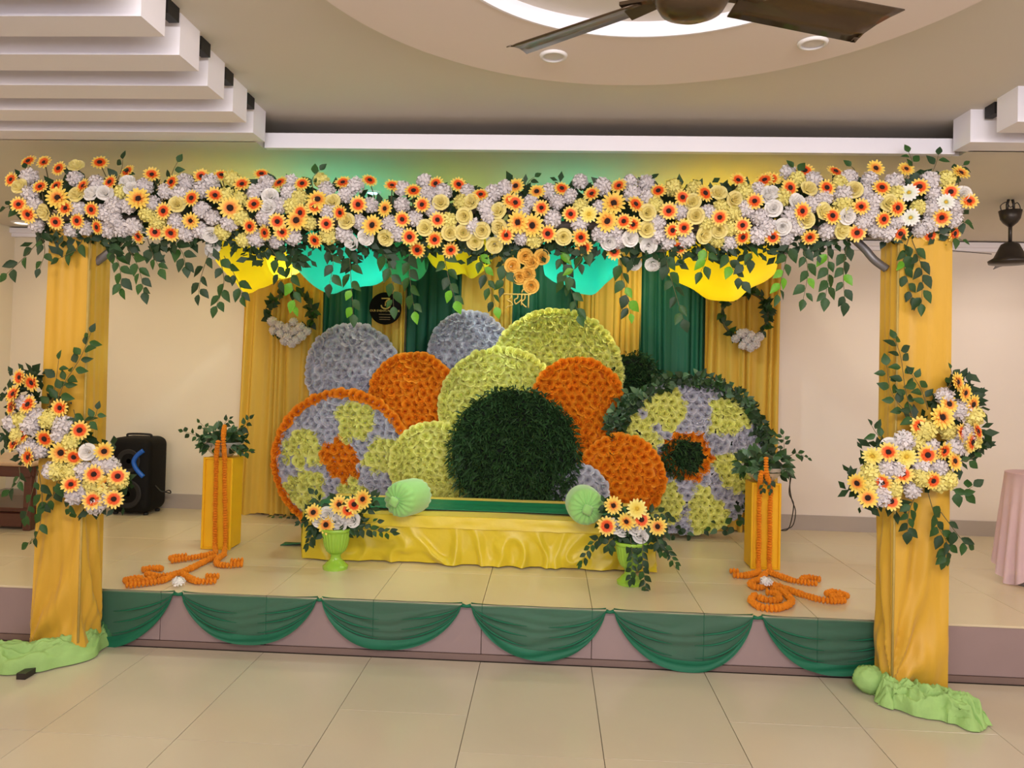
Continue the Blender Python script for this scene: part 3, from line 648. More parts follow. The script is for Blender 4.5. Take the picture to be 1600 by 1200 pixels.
# ------------------------------------------------------------------ lime cloths heaped at the pillar feet
def heap(pts, width, h, label, seed, name='floor_cloth'):
    path = cat_path(pts, 14); n = len(path)-1
    def fn(u, v):
        k_ = min(int(u*n), n-1); p = path[k_].lerp(path[k_+1], u*n-k_); tan = (path[k_+1]-path[k_]); tan.z = 0; tan.normalize(); sd = Vector((-tan.y, tan.x, 0))
        vv = v*2-1; wd = width*(.6+.4*math.sin(PI*min(1, .15+u*.85)))*(1+.25*noise.noise(Vector((u*5, vv > 0, seed))))
        q = p+sd*vv*wd/2
        wob = noise.noise(Vector((u*4, vv*1.5, seed)))
        rdg = 0
        for o_, (fu, fv, am) in enumerate(((3.2, 2.6, .55), (6.5, 5.0, .36), (13, 8, .20), (26, 15, .10))):
            rdg += am*(1-2.2*abs(noise.noise(Vector((u*fu+vv*.9+wob*.6, vv*fv+wob*1.5-u*1.4, seed+o_*5)))))
        env = max(0, 1-vv*vv)**.45*min(1, u*9)*min(1, (1-u)*9)
        q.z = .006+h*env*max(.06, .50+.55*rdg)
        q += Vector((noise.noise(Vector((u*9, vv*3, seed+5)))*.022, noise.noise(Vector((u*9, vv*3, seed+6)))*.022, 0))
        return q
    return tag(MB().grid(fn, 160, 50).build(name, M['lime_cloth'], org=path[n//2]*1.0), label, 'cloth')
heap([az(-60, 1050, 0), az(0, 1046, 0), az(60, 1042, 0), az(115, 1030, 0), az(150, 1010, 0), az(180, 992, 0)], .17, .13, 'light-green cloth heaped on the floor around left pillar foot', 2.2)
heap([az(1368, 1092, 0), az(1400, 1098, 0), az(1440, 1108, 0), az(1490, 1122, 0), az(1540, 1140, 0)], .22, .12, 'light-green cloth crumpled on the floor before right pillar foot', 6.1)
pc = az(1362, 1085, 0)
def ballfn(u, v):
    a, b = 2*PI*u, PI*(v-.5); w_ = 1+.10*noise.noise(Vector((math.cos(a)*2, math.sin(a)*2, b*2)))+.05*math.sin(b*24+2*math.sin(a))
    return (pc.x+.082*w_*math.cos(b)*math.cos(a), pc.y+.02+.07*w_*math.cos(b)*math.sin(a), .066+.066*w_*math.sin(b))
tag(MB().grid(ballfn, 30, 24).build('cloth_bundle', M['lime_cloth'], org=(pc.x, pc.y+.02, 0)), 'light-green ball of rolled cloth left of right pillar foot', 'cloth')

# ------------------------------------------------------------------ green swags along the stage front
def swag(x0px, x1px, topl, topr, botx, boty, label, seed):
    a = at(x0px, topl, YS-.012); b = at(x1px, topr, YS-.012); low = at(botx, boty, YS-.03)
    zt = S+.004; W = b.x-a.x; D = zt-low.z; skew = (low.x-a.x)/W
    t = thing('swag', label, 'swag', ((a.x+b.x)/2, YS-.02, zt-.02), 'green chiffon swags on the stage front')
    def curve(u): # 0..1 -> depth share, lowest at skew
        s_ = u/(2*skew) if u < skew else .5+(u-skew)/(2*(1-skew))
        return max(0, 1-abs(2*s_-1)**2.3)**.72
    def fn(u, v, off=0, v0=0.0, v1=1.0):
        vv = v0+(v1-v0)*v
        d = D*curve(u)*vv
        nz = noise.noise(Vector((u*2.2+seed, vv*3, seed)))
        fold = .010*math.sin(vv*15+3*nz+seed+u*2.0)*min(1, vv*3)*(u*(1-u)*4)**.4
        y = YS-.016-.012*vv*curve(u)-abs(fold)*1.2-off
        # gather towards both ties
        x = a.x+W*u
        return (x, y, zt-.018*(1-abs(2*u-1)**6)*0-.006-d+.004*nz*(vv > .1))
    MB().grid(lambda u, v: fn(u, v), 60, 26).build('cloth', M['swag'], t)
    # folded hem carrying a second layer
    MB().grid(lambda u, v: fn(u, v, .007, .80, 1.004), 60, 6).build('hem', M['swag_hem'], t)
    # gathered edge folds running from the ties
    for sgn in (0, 1):
        f_ = MB()
        for q in range(3):
            pts = []
            for i in range(14):
                s_ = i/13*.42; u = s_ if sgn == 0 else 1-s_
                vv = .35+.2*q; pp = fn(u, vv, .006); pts.append(pp)
            f_.tube(pts, [.005*math.sin(PI*(.08+.9*i/13))+.0008 for i in range(14)], 5)
        f_.build('fold', M['swag_hem'], t)
    # band lying over the stage edge
    def band(u, v):
        x = a.x+W*u; s_ = v*2-1; th = .028+.012*noise.noise(Vector((u*6, seed, 1)))
        e = 1-.55*abs(2*u-1)**8
        return (x, YS-.018+th*.75*math.cos(v*PI*.95+.0)*-1*e+.012, S+.010-.028*v*e+.008*math.sin(v*PI)) 
    MB().grid(band, 40, 8).build('top_band', M['swag_hem'], t)
    return t
swag(60, 272, 920, 924, 150, 1010, 'green chiffon swag on the stage front half behind the left pillar', .3)
swag(285, 496, 926, 932, 385, 1004, 'green chiffon swag on the stage front, first right of left pillar', 1.4)
swag(503, 722, 936, 941, 598, 1013, 'green chiffon swag on the stage front, second right of left pillar', 2.6)
swag(736, 947, 941, 953, 848, 1030, 'green chiffon swag on the stage front, below right half of the bed', 3.9)
swag(959, 1177, 956, 961, 1082, 1047, 'green chiffon swag on the stage front, in front of the right urn', 5.2)
swag(1191, 1420, 962, 968, 1306, 1053, 'green chiffon swag on the stage front beside the right pillar', 6.4)
for i, (a, b) in enumerate(((272, 285), (496, 503), (722, 736), (947, 959), (1177, 1191))):
    p0 = at(a, 926+i*9, YS-.02); p1 = at(b, 926+i*9, YS-.02); p0.z = p1.z = S-.002
    tag(MB().tube([p0, (p0+p1)/2+Vector((0, -.004, -.004)), p1], [.012, .008, .012], 8).build('swag_tie', M['swag_hem'], org=p0), ['green tie knot between swags right of the left marigold coils', 'green tie knot between swags below the left urn', 'green tie knot between swags at the middle of the stage', 'green tie knot between swags in front of the right urn', 'green tie knot between swags below the right marigold coils'][i], 'tie')

# ------------------------------------------------------------------ backdrop curtains
YC = 6.235
bars = [(384, 506, 'y', 'leftmost yellow curtain panel behind the left leaf wreath'), (506, 586, 'g', 'green curtain panel between left wreath and round black sign'), (583, 634, 'y', 'narrow yellow curtain panel behind the round black sign'),
        (634, 724, 'g', 'green curtain panel right of the round black sign'), (722, 802, 'y', 'yellow curtain panel left of the golden lettering'), (800, 904, 'g', 'green curtain panel behind the top of tallest yellow disc'),
        (902, 1002, 'y', 'yellow curtain panel right of the tallest yellow disc'), (1000, 1104, 'g', 'green curtain panel left of the right leaf wreath'), (1102, 1219, 'y', 'rightmost yellow curtain panel behind the right leaf wreath')]
ctop = 2.60
for i, (a, b, c, lab) in enumerate(bars):
    xa, xb = at(a, 470, YC).x, at(b, 470, YC).x; wd = xb-xa; npl = max(4, int(wd/.075)); sd = i*3.1
    def fn(u, v):
        z = S+.01+(ctop-S-.01)*v
        fl_ = (1-v); xx = xa+wd*u
        if i == 0: xx -= .05*fl_*(1-u)
        ph = u*npl+1.1*noise.noise(Vector((u*4+sd, v*.5, sd)))+.3*noise.noise(Vector((u*11+sd, v*.8, sd)))
        amp = (.015+.022*noise.noise(Vector((u*6, sd, 0))))*(.5+.5*min(1, fl_*2.5+.2))
        return (xx+.010*math.sin(ph*2*PI+1.2)*.6, YC+amp*math.sin(ph*2*PI)+(.02 if c == 'g' else 0), z+(.012*math.sin(ph*3) if v == 0 else 0))
    o = MB().grid(fn, npl*12, 14).build('curtain', M['cur_y'] if c == 'y' else M['cur_g'], org=((xa+xb)/2, YC, S))
    tag(o, lab, 'curtain', 'backdrop curtain panels')
cr = thing('curtain_rail', 'metal rail carrying the yellow and green backdrop curtains', 'rail', (-.3, YC, S))
MB().tube([(-2.56, YC, ctop+.005), (1.97, YC, ctop+.005)], .014, 8).build('rail', M['gray_metal'], cr)
for x in (-2.42, 1.80):
    MB().tube([(x, YC+.06, S), (x, YC+.06, ctop+.005)], .014, 8).build('upright', M['gray_metal'], cr)

# canopy drapes between beam and backdrop
def canopy(name, m, xf, wf, xm, wm, xb, wb, zm, label, sag=.10, seed=0, zf=2.46, zb=2.58, ym=5.0):
    def fn(u, v):
        # v: front beam -> backdrop; quadratic through the low middle
        y = 4.02+(6.15-4.02)*v
        q0, q1, q2 = 2*(v-.5)*(v-1), 4*v*(1-v), 2*v*(v-.5)
        x = q0*xf+q1*xm+q2*xb; w_ = q0*wf+q1*wm+q2*wb; z = q0*zf+q1*(zm+sag*.5)+q2*zb
        uu = 2*u-1
        fold = .028*math.sin(u*9+seed+2*noise.noise(Vector((u*3, v*2, seed))))+.006*math.sin(u*23+v*3)
        return (x+uu*w_/2, y+.01*uu, z-sag*(1-uu*uu)*4*v*(1-v)**.9+fold*(.3+v*(1-v)*2))
    return tag(MB().grid(fn, 30, 26).build(name, m, org=(xf, 4.02, zf)), label, 'drape', 'canopy drapes over the stage')
def xw(a, b, Y): return (at(a, 400, Y).x+at(b, 400, Y).x)/2, abs(at(b, 400, Y).x-at(a, 400, Y).x)
def cz(px, py, Y=5.05): return at(px, py, Y).z
x1, w1 = xw(352, 432, 5.05); x2, w2 = xw(400, 512, 6.15); canopy('canopy_drape', M['can_y'], at(360, 380, 4.02).x, .40, x1, w1, x2, w2, cz(410, 440), 'bright yellow canopy drape at the left end of the backdrop', .10, 1)
x1, w1 = xw(462, 600, 5.05); x2, w2 = xw(505, 600, 6.15); canopy('canopy_drape', M['can_t'], at(500, 380, 4.02).x, .46, x1, w1, x2, w2, cz(545, 440), 'glowing teal canopy drape above the round black sign', .12, 2)
x1, w1 = xw(602, 664, 5.05); x2, w2 = xw(612, 672, 6.15); canopy('canopy_drape', M['can_g'], at(622, 380, 4.02).x, .26, x1, w1, x2, w2, cz(640, 428), 'dark green canopy drape between teal and yellow drapes', .10, 3)
x1, w1 = xw(672, 765, 5.05); x2, w2 = xw(690, 770, 6.15); canopy('canopy_drape', M['can_y'], at(702, 380, 4.02).x, .34, x1, w1, x2, w2, cz(710, 418), 'bright yellow canopy drape near the middle, left of golden lettering', .10, 4)
x1, w1 = xw(852, 966, 5.05); x2, w2 = xw(860, 960, 6.15); canopy('canopy_drape', M['can_t'], at(905, 380, 4.02).x, .42, x1, w1, x2, w2, cz(905, 440), 'glowing teal canopy drape right of the golden lettering', .12, 5)
x1, w1 = xw(1040, 1215, 5.05); x2, w2 = xw(1055, 1215, 6.15); canopy('canopy_drape', M['can_y'], at(1140, 380, 4.02).x, .60, x1, w1, x2, w2, cz(1128, 445), 'wide bright yellow canopy drape above the right leaf wreath', .16, 6)

# sign and lettering hung on the curtains
sc = at(602, 482, 6.13); tsg = thing('round_sign', 'round black planner sign with gold print on yellow curtain', 'sign', sc)
sr = 25.5*6.13/F
MB().lathe([(sr*.97, .012), (sr, .008), (sr, -.006), (sr*.97, -.010)], sc, 48, ax='y').build('board', M['sign'], tsg, sharp=.6)
def text(body, p, size, m, parent, name='lettering', ext=.002):
    cu = bpy.data.curves.new(name, 'FONT'); cu.body = body; cu.size = size; cu.align_x = 'CENTER'; cu.align_y = 'CENTER'; cu.extrude = ext
    tmp = bpy.data.objects.new(name, cu); C.objects.link(tmp)
    dg = bpy.context.evaluated_depsgraph_get(); me = bpy.data.meshes.new_from_object(tmp.evaluated_get(dg))
    bpy.data.objects.remove(tmp); me.materials.clear(); me.materials.append(m)
    o = bpy.data.objects.new(name, me); C.objects.link(o); o.parent = parent; o.location = Vector(p)-ORG[parent]; o.rotation_euler = (PI/2, 0, 0)
    return o
fy = sc.y-.013
lg = [(-.034, .070), (.034, .070), (.006, .047), (.030, .036), (.038, .012), (.026, -.008), (0, -.014), (-.026, -.006), (-.036, .014)]
MB().tube(cat_path([(sc.x+x+.004, fy, sc.z+z+.012) for x, z in lg], 8), .0062, 6).build('logo', M['gold'], tsg)
MB().tube([(sc.x+.004, fy, sc.z+.056), (sc.x+.002, fy, sc.z+.020)], .005, 6).build('logo', M['gold'], tsg)
text('OUR EVENTS PLANNER', (sc.x, fy, sc.z-.021), .0240, M['gold'], tsg)
for z, hw in ((-.050, .05), (-.074, .046), (-.092, .044)):
    MB().box((sc.x-hw, fy-.001, sc.z+z-.003), (sc.x+hw, fy+.001, sc.z+z+.003)).build('print_line', mat('gold_dim', (120, 94, 56), .4, .4, 60), tsg, smooth=False)
# golden Devanagari word of bent strips
hc = at(812, 463, 6.12); th = thing('golden_lettering', 'golden Devanagari lettering hung on green curtain amid leaves', 'lettering', hc)
u_ = 6.12/F
def stroke(pts, name='letter_stroke', r=.0062): MB().tube(cat_path([(hc.x+x*u_, hc.y, hc.z+z*u_) for x, z in pts], 5), r, 6).build(name, M['gold'], th)
stroke([(-26, 3), (-14, 3), (2, 3), (18, 3)], 'headline', .007)
stroke([(-14, 3), (-14, -3), (-20, -6), (-14, -9), (-11, -14), (-18, -16), (-21, -20)])
stroke([(-3, 3), (-3, -3)]); stroke([(-3, -3), (-8, -6), (-6, -12), (-1, -9), (3, -5)]); stroke([(3, 3), (3, -14)])
stroke([(8, 3), (8, -4), (3, -9), (7, -14), (11, -17)])
stroke([(14, 3), (14, -18)]); stroke([(14, 3), (12, 10), (6, 11), (3, 6)])

# ------------------------------------------------------------------ wreaths on the curtains
def wreath(c, r, label, fl_, seed):
    t = thing('hanging_wreath', label, 'wreath', c)
    MB().tube([(c.x+r*math.cos(2*PI*i/24), c.y, c.z+r*math.sin(2*PI*i/24)) for i in range(25)], .012, 6).build('ring', M['stem'], t)
    for i in range(84):
        a = R(0, 2*PI); p = c+Vector((r*math.cos(a), 0, r*math.sin(a)))
        rad = Vector((math.cos(a), 0, math.sin(a))); tan = Vector((-rad.z, 0, rad.x))
        d = rad*R(-.7, 1)+tan*R(-1, 1)+Vector((0, R(-.9, .1), 0))
        leaf_at(t, p+Vector((0, -.008, 0)), d, Vector((R(-.6, .6), -1, R(-.4, .6))), R(.055, .085), random.choice(('leaf_d', 'leaf_d', 'leaf')))
    for dx, dz in fl_:
        puff(t, c+Vector((dx*u_, -.045-R(0, .02), dz*u_)), (R(-.3, .3), -1, R(-.1, .4)), .040, 'hyd')
    return t
wl = at(455, 490, 6.16)
wreath(wl, .185, 'leafy wreath with white flowers on the left yellow curtain', [(-26, -14), (-24, -28), (-14, -20), (-12, -32), (-2, -24), (0, -38), (8, -14), (10, -28), (14, -42), (20, -22), (22, -36), (30, -28), (-6, -44), (6, -48)], 1)
wr = at(1164, 492, 6.16)
wreath(wr, .185, 'leafy wreath with white flowers on the right yellow curtain', [(-16, -38), (-8, -30), (0, -40), (6, -32), (14, -38), (20, -34), (-6, -48), (6, -50), (14, -46), (-2, -28)], 2)

# ------------------------------------------------------------------ round flower panels
def ppx(cx, cy, r, Y): c = at(cx, cy, Y); return c, r*Y/F
def hexpts(r, sp):
    pts = []; n = int(r/sp)+2
    for j in range(-n, n+1):
        for i in range(-n, n+1):
            x = (i+.5*(j % 2))*sp+R(-.24, .24)*sp; z = j*sp*.87+R(-.24, .24)*sp
            if x*x+z*z < (r)**2: pts.append((x, z))
    # tidy scalloped edge
    return pts
def panel(cx, cy, r, Y, colfn, board, label, sp=.064, hide=(), edge=None, front=.035, zfloor=True, bsize=.66):
    c, rr = ppx(cx, cy, r, Y)
    t = thing('floral_disc', label, 'flower panel', (c.x, c.y+.02, max(S, c.z-rr)))
    # disc board, cut flat at the stage
    n = 64; ring = []
    for i in range(n):
        a = 2*PI*i/n; ring.append((c.x+(rr-.012)*math.cos(a), max(S+.002, c.z+(rr-.012)*math.sin(a))))
    MB().rings([[(x, c.y+.004, z) for x, z in ring], [(x, c.y+.024, z) for x, z in ring]], True, True).build('board', board, t, smooth=False)
    pts = hexpts(rr-.045, sp)
    ne = int(2*PI*(rr-.022)/(sp*.86))
    pts = [q for q in pts if math.hypot(*q) < rr-.058]+[((rr-.022)*math.cos(2*PI*i/ne), (rr-.022)*math.sin(2*PI*i/ne)) for i in range(ne)]
    for x, z in pts:
        p = Vector((c.x+x, c.y-.004, c.z+z))
        if p.z < S+.03: continue
        # leave out blooms wholly behind nearer panels
        if any((p.x-h[0].x*c.y/h[0].y)**2+(p.z-CH-(h[0].z-CH)*c.y/h[0].y)**2 < max(0, (h[1]*c.y/h[0].y-.13))**2 for h in hide): continue
        k_ = colfn(x/rr, z/rr)
        if not k_: continue
        e = math.hypot(x, z)/rr
        nrm = Vector((x/rr*.5*e+R(-.45, .45), -1, z/rr*.5*e+R(-.4, .45)))
        put('bloom', random.choice(BLOOM[k_]), t, p, facing(nrm, R(0, 6)), sp*bsize*R(.85, 1.15))
    return t, c, rr
def one(k_): return lambda x, z: k_
def wheel(cpx, petals, rcen, cen, rim, wob=(.31, .27)):
    def fn(x, z):
        r_ = math.hypot(x, z)
        if rim and r_ > .90: return rim
        if r_ < rcen[1]: return cen if r_ >= rcen[0] else None
        for ang, rad in petals:
            a = math.radians(ang); ux, uz = math.cos(a), math.sin(a); l = x*ux+z*uz; s_ = -x*uz+z*ux
            q = (l-rad)/wob[0]; w_ = s_/(wob[1]*(1+.5*q*.6))
            if q*q+w_*w_ < 1: return 'bl_y'
        return 'bl_w'
    return fn
def H(cx, cy, r, Y): return ppx(cx, cy, r, Y)
G1 = 'round flower panels'
hA, hB, hO1, hO2, hO3 = H(782, 640, 95, 5.98), H(868, 588, 103, 6.06), H(645, 622, 69, 6.04), H(902, 632, 71, 5.91), H(970, 748, 66, 5.84)
hD, hLW, hRW, hP8 = H(803, 707, 101, 5.76), H(534, 720, 110, 5.97), H(1074, 712, 118, 5.93), H(676, 727, 66, 5.90)
def setg(t): t['group'] = G1; return t
setg(panel(550, 580, 73, 6.12, one('bl_w'), M['bd_w'], 'pale white round flower panel behind the orange-rimmed wheel', .066, (hO1, hLW))[0])
setg(panel(733, 550, 61, 6.12, one('bl_w'), M['bd_w'], 'bluish white round flower panel behind the top of the green one', .068, (hA, hB, hO1))[0])
setg(panel(645, 622, 69, 6.04, one('bl_o'), M['bd_o'], 'orange round flower panel left of the centre, below white panels', .063, (hA, hLW))[0])
setg(panel(868, 588, 103, 6.06, one('bl_y'), M['bd_y'], 'tallest yellow round flower panel at the middle of the backdrop', .063, (hA, hO2, hD))[0])
setg(panel(782, 640, 95, 5.98, one('bl_y'), M['bd_y'], 'yellow-green round flower panel just behind the dark leaf disc', .063, (hD, hO2))[0])
setg(panel(902, 632, 71, 5.91, one('bl_o'), M['bd_o'], 'orange round flower panel in front of the tallest yellow disc', .063, (hD, hO3))[0])
setg(panel(970, 748, 66, 5.84, one('bl_o'), M['bd_o'], 'lower orange round flower panel behind the right urn', .063, ())[0])
setg(panel(676, 727, 66, 5.90, one('bl_y'), M['bd_y'], 'yellow round flower panel between wheel and dark leaf disc', .063, (hD,))[0])
setg(panel(905, 770, 42, 5.78, one('bl_w'), M['bd_w'], 'small white round flower panel behind the right bolster', .063, ())[0])
tlw, clw, rlw = panel(534, 720, 110, 5.97, wheel(None, [(72, .60), (164, .58), (222, .66), (292, .60), (8, .60)], (0, .29), 'bl_o', 'bl_o'), M['bd_w'], 'white and yellow flower wheel with orange rim and orange centre', .063, (hP8,)); setg(tlw)
tlw2, crw, rrw = panel(1074, 712, 118, 5.93, wheel(None, [(117, .65), (47, .73), (-15, .64), (-70, .74), (245, .68), (161, .70)], (.22, .34), 'bl_o', None, (.30, .26)), M['board_g'], 'white and yellow flower wheel with leafy rim and dark centre', .060, (hO3,)); setg(tlw2)
# orange panel to the left of the wheel's join
# leafy rim of the right wheel
for i in range(310):
    a = R(-.6, PI+.6) if R(0, 1) < .84 else R(PI+.6, 2*PI-.6)
    rr_ = rrw+R(-.055, .045); p = Vector((crw.x+rr_*math.cos(a), crw.y-.05-R(0, .03), crw.z+rr_*math.sin(a)))
    if p.z < S+.03: continue
    rad = Vector((math.cos(a), 0, math.sin(a))); d = rad*R(-.2, 1)+Vector((R(-1, 1), R(-.7, .1), R(-.6, 1)))
    leaf_at(tlw2, p, d, (R(-.6, .6), -1, R(-.2, .8)), R(.05, .078), random.choice(('leaf_v', 'leaf_d', 'leaf_d', 'leaf')))
rim_c = [Vector((crw.x+(rrw-.0)*math.cos(a_*PI/60), crw.y-.035, crw.z+rrw*math.sin(a_*PI/60))) for a_ in range(-14, 75)]
leafmass(tlw2, 'rim_foliage', rim_c, 900, .06, M['leaf_d'], (.045, .02, .045))
def grassdisc(cx, cy, r, Y, label, n, hole=None, root=None, L_=.075):
    c, rr = ppx(cx, cy, r, Y)
    t = root
    if t is None:
        t = thing('leaf_disc', label, 'leaf panel', (c.x, c.y, max(S, c.z-rr)), 'dark green leaf panels')
        ring = [(c.x+(rr-.02)*math.cos(2*PI*i/48), max(S+.002, c.z+(rr-.02)*math.sin(2*PI*i/48))) for i in range(48)]
        MB().rings([[(x, c.y+.004, z) for x, z in ring], [(x, c.y+.024, z) for x, z in ring]], True, True).build('board', M['board_g'], t, smooth=False)
    mb = MB(); cnt = 0
    while cnt < n:
        a, q = R(0, 2*PI), rr*math.sqrt(R(0, 1)); x, z = q*math.cos(a), q*math.sin(a)
        if c.z+z < S+.02: cnt += 1; continue
        cnt += 1
        p = Vector((c.x+x, c.y-R(-.002, .02), c.z+z)); d = Vector((R(-1, 1)+x/rr*.4, R(-1.1, -.15), R(-1, 1)+z/rr*.4)).normalized(); u = d.cross(Vector((R(-1, 1), R(-.4, .4), R(-1, 1)))).normalized()
        l = L_*R(.5, 1.1); w_ = l*R(.08, .16); g_ = Vector((0, 0, -.2*l))
        pts = [p, p+d*l*.5+u*w_, p+d*l+g_, p+d*l*.5-u*w_]
        if min(k_.z for k_ in pts) < S+.003: continue
        mb.add([tuple(k_) for k_ in pts], [(0, 1, 2, 3)])
    o = mb.build('leaf_blades', M['grass'], t, smooth=False); o['kind'] = 'stuff'
    return t
grassdisc(803, 707, 101, 5.76, 'large dark green leaf disc standing behind the bed', 7000)
tg = grassdisc(988, 594, 42, 6.10, 'small dark leafy disc between yellow disc and right wheel', 1500)
grassdisc(1064, 714, 30, 5.89, None, 900, root=tlw2, L_=.06)
# dark leaves running down from the small disc along the wheel's left edge
for i in range(80):
    q = R(0, 1); px = 968-q*18+R(-14, 18)+20*(1-q); py = 612+q*62
    leaf_at(tg, at(px, py, 5.83), (R(-1, 1), R(-.6, 0), R(-1, 1)), (R(-.5, .5), -1, R(-.2, .6)), R(.05, .08), random.choice(('leaf_d', 'leaf_d', 'leaf_v')))
# leaves trailing on the floor by the left wheel
t = thing('leaf_sprig', 'green leaf sprig lying on the stage by the left wheel', 'foliage', az(445, 806, S))
vine(t, [az(480, 806, S+.03), az(455, 806, S+.02), az(425, 806, S+.015)], 10, .06, ('leaf', 'leaf_d'), face=(0, -.5, 1))

# ------------------------------------------------------------------ low bed seat with satin cover
BX0, BX1, BY0, BY1 = -1.60, .70, 4.92, 5.66
BZ = at(700, 808, BY0).z
tbd = thing('bed', 'low day-bed draped in shiny yellow satin before the flower discs', 'bed', ((BX0+BX1)/2, (BY0+BY1)/2, S))
MB().bbox((BX0+.03, BY0+.03, S), (BX1-.03, BY1-.02, BZ-.02), .02).build('base', M['wood'], tbd, smooth=False)
def topf(u, v):
    x = BX0+(BX1-BX0)*u; y = BY0+(BY1-BY0)*v
    return (x, y, BZ+.006*noise.noise(Vector((x*3, y*4, 2)))+.012*noise.noise(Vector((x*1.3, y*2, 5))))
MB().grid(topf, 60, 20).build('top_cover', M['satin'], tbd)
def drapef(u, v):
    x = BX0-.01+(BX1-BX0+.02)*u; z = BZ+.004-(BZ-S-.004)*v
    nz = noise.noise(Vector((x*2.4, v*.6, 7)))
    rr_ = abs(noise.noise(Vector((x*5.5+v*1.1*math.sin(x*2), v*1.4, 3))))
    fold = .10*v**1.1*max(0, .5-1.5*rr_)+.030*v*nz+.006*math.sin(x*30+v*5+4*nz)*v
    roll = .02*(1-(1-min(1, v*6))**2)
    return (x+.03*v*nz, BY0-roll-fold, z)
MB().grid(drapef, 220, 26).build('front_drape', M['satin'], tbd)
MB().grid(lambda u, v: (BX0-.022*v+.01*noise.noise(Vector((u*2, v, 3))), BY0-.018, BZ+.012-.07*v+.008*noise.noise(Vector((u*14, 1, 1)))) if False else (BX0+(BX1-BX0)*u, BY0-.026-.012*v-.006*noise.noise(Vector((u*20, v*2, 9))), BZ+.006-.072*v+.005*noise.noise(Vector((u*24, v, 4)))), 120, 4).build('ruffle', M['satin'], tbd)
for sx, xx in ((-1, BX0), (1, BX1)):
    def sidef(u, v):
        y = BY0-.02+(BY1-BY0)*u; z = BZ+.004-(BZ-S-.004)*v
        nz = noise.noise(Vector((y*5, v, 7+xx)))
        return (xx+sx*(.015+.05*v*max(0, .3+nz)+.012*v*math.sin(y*34)), y, z)
    MB().grid(sidef, 60, 16).build('side_drape', M['satin'], tbd)
MB().grid(lambda u, v: (BX0+(BX1-BX0)*u, BY1-.002+.01*noise.noise(Vector((u*9, v, 2))), BZ-(BZ-S-.004)*v), 40, 6).build('back_drape', M['satin'], tbd)
gy0, gy1 = az(700, 800, BZ).y, az(700, 784, BZ).y
tag(MB().grid(lambda u, v: (BX0-.01+(BX1-BX0+.02)*u, gy0+(gy1-gy0)*v, BZ+.012+.006*noise.noise(Vector((u*5, v*2, 1)))+.004*math.sin(v*14+u*3)), 60, 12).build('table_runner', M['runner'], org=((BX0+BX1)/2, (gy0+gy1)/2, BZ+.01), thick=.003), 'green cloth runner laid along the yellow bed top', 'cloth')
tag(MB().grid(lambda u, v: (at(440, 850, 5.25).x+.16*u, 5.22+.1*v, S+.004+.02*u*(1-v)), 8, 4).build('cloth_corner', M['runner'], org=(at(440, 850, 5.25).x, 5.25, S), thick=.003), 'green cloth corner on the stage left of the bed', 'cloth')

def bolster(px, py, yaw, label):
    r = .115; L_ = .27; c = az(px, py, BZ+.018+r)
    t = thing('bolster', label, 'bolster', (c.x, c.y, BZ+.015))
    d = Vector((math.sin(yaw), math.cos(yaw), 0)); s_ = Vector((d.y, -d.x, 0)); upv = Vector((0, 0, 1))
    prof = [(-.5, .02), (-.505, .30), (-.49, .55), (-.46, .78), (-.40, .94), (-.28, 1.0), (0, 1.02), (.28, 1.0), (.40, .94), (.46, .78), (.49, .55), (.505, .3), (.5, .02)]
    n = 64; rr = []
    for l, q in prof:
        pl = max(0, 1-q)*.0 + (.05 if .25 < q < .95 else .015 if q < .98 else 0)
        rr.append([tuple(c+d*(l*L_)+(s_*math.cos(2*PI*i/n)+upv*math.sin(2*PI*i/n))*r*q+d*(-1 if l < 0 else 1)*pl*.16*math.sin(i*2*PI/n*16)) for i in range(n)])
    MB().rings(rr, True, True).build('cushion', M['bolster'], t)
    for sg in (-1,):
        k_ = c+d*sg*(L_*.5)
        kn = [[tuple(k_+d*sg*l+(s_*math.cos(2*PI*i/16)+upv*math.sin(2*PI*i/16)-upv*.15)*q*(1+.12*math.sin(i*PI/2))) for i in range(16)] for l, q in ((-.01, .03), (.012, .022), (.03, .034), (.045, .026), (.05, .005))]
        MB().rings(kn, True, True).build('gathered_knot', M['bolster'], t)
bolster(638, 777, .40, 'light-green bolster cushion at the left end of the bed')
bolster(913, 788, -.08, 'light-green bolster cushion at the right end of the bed')

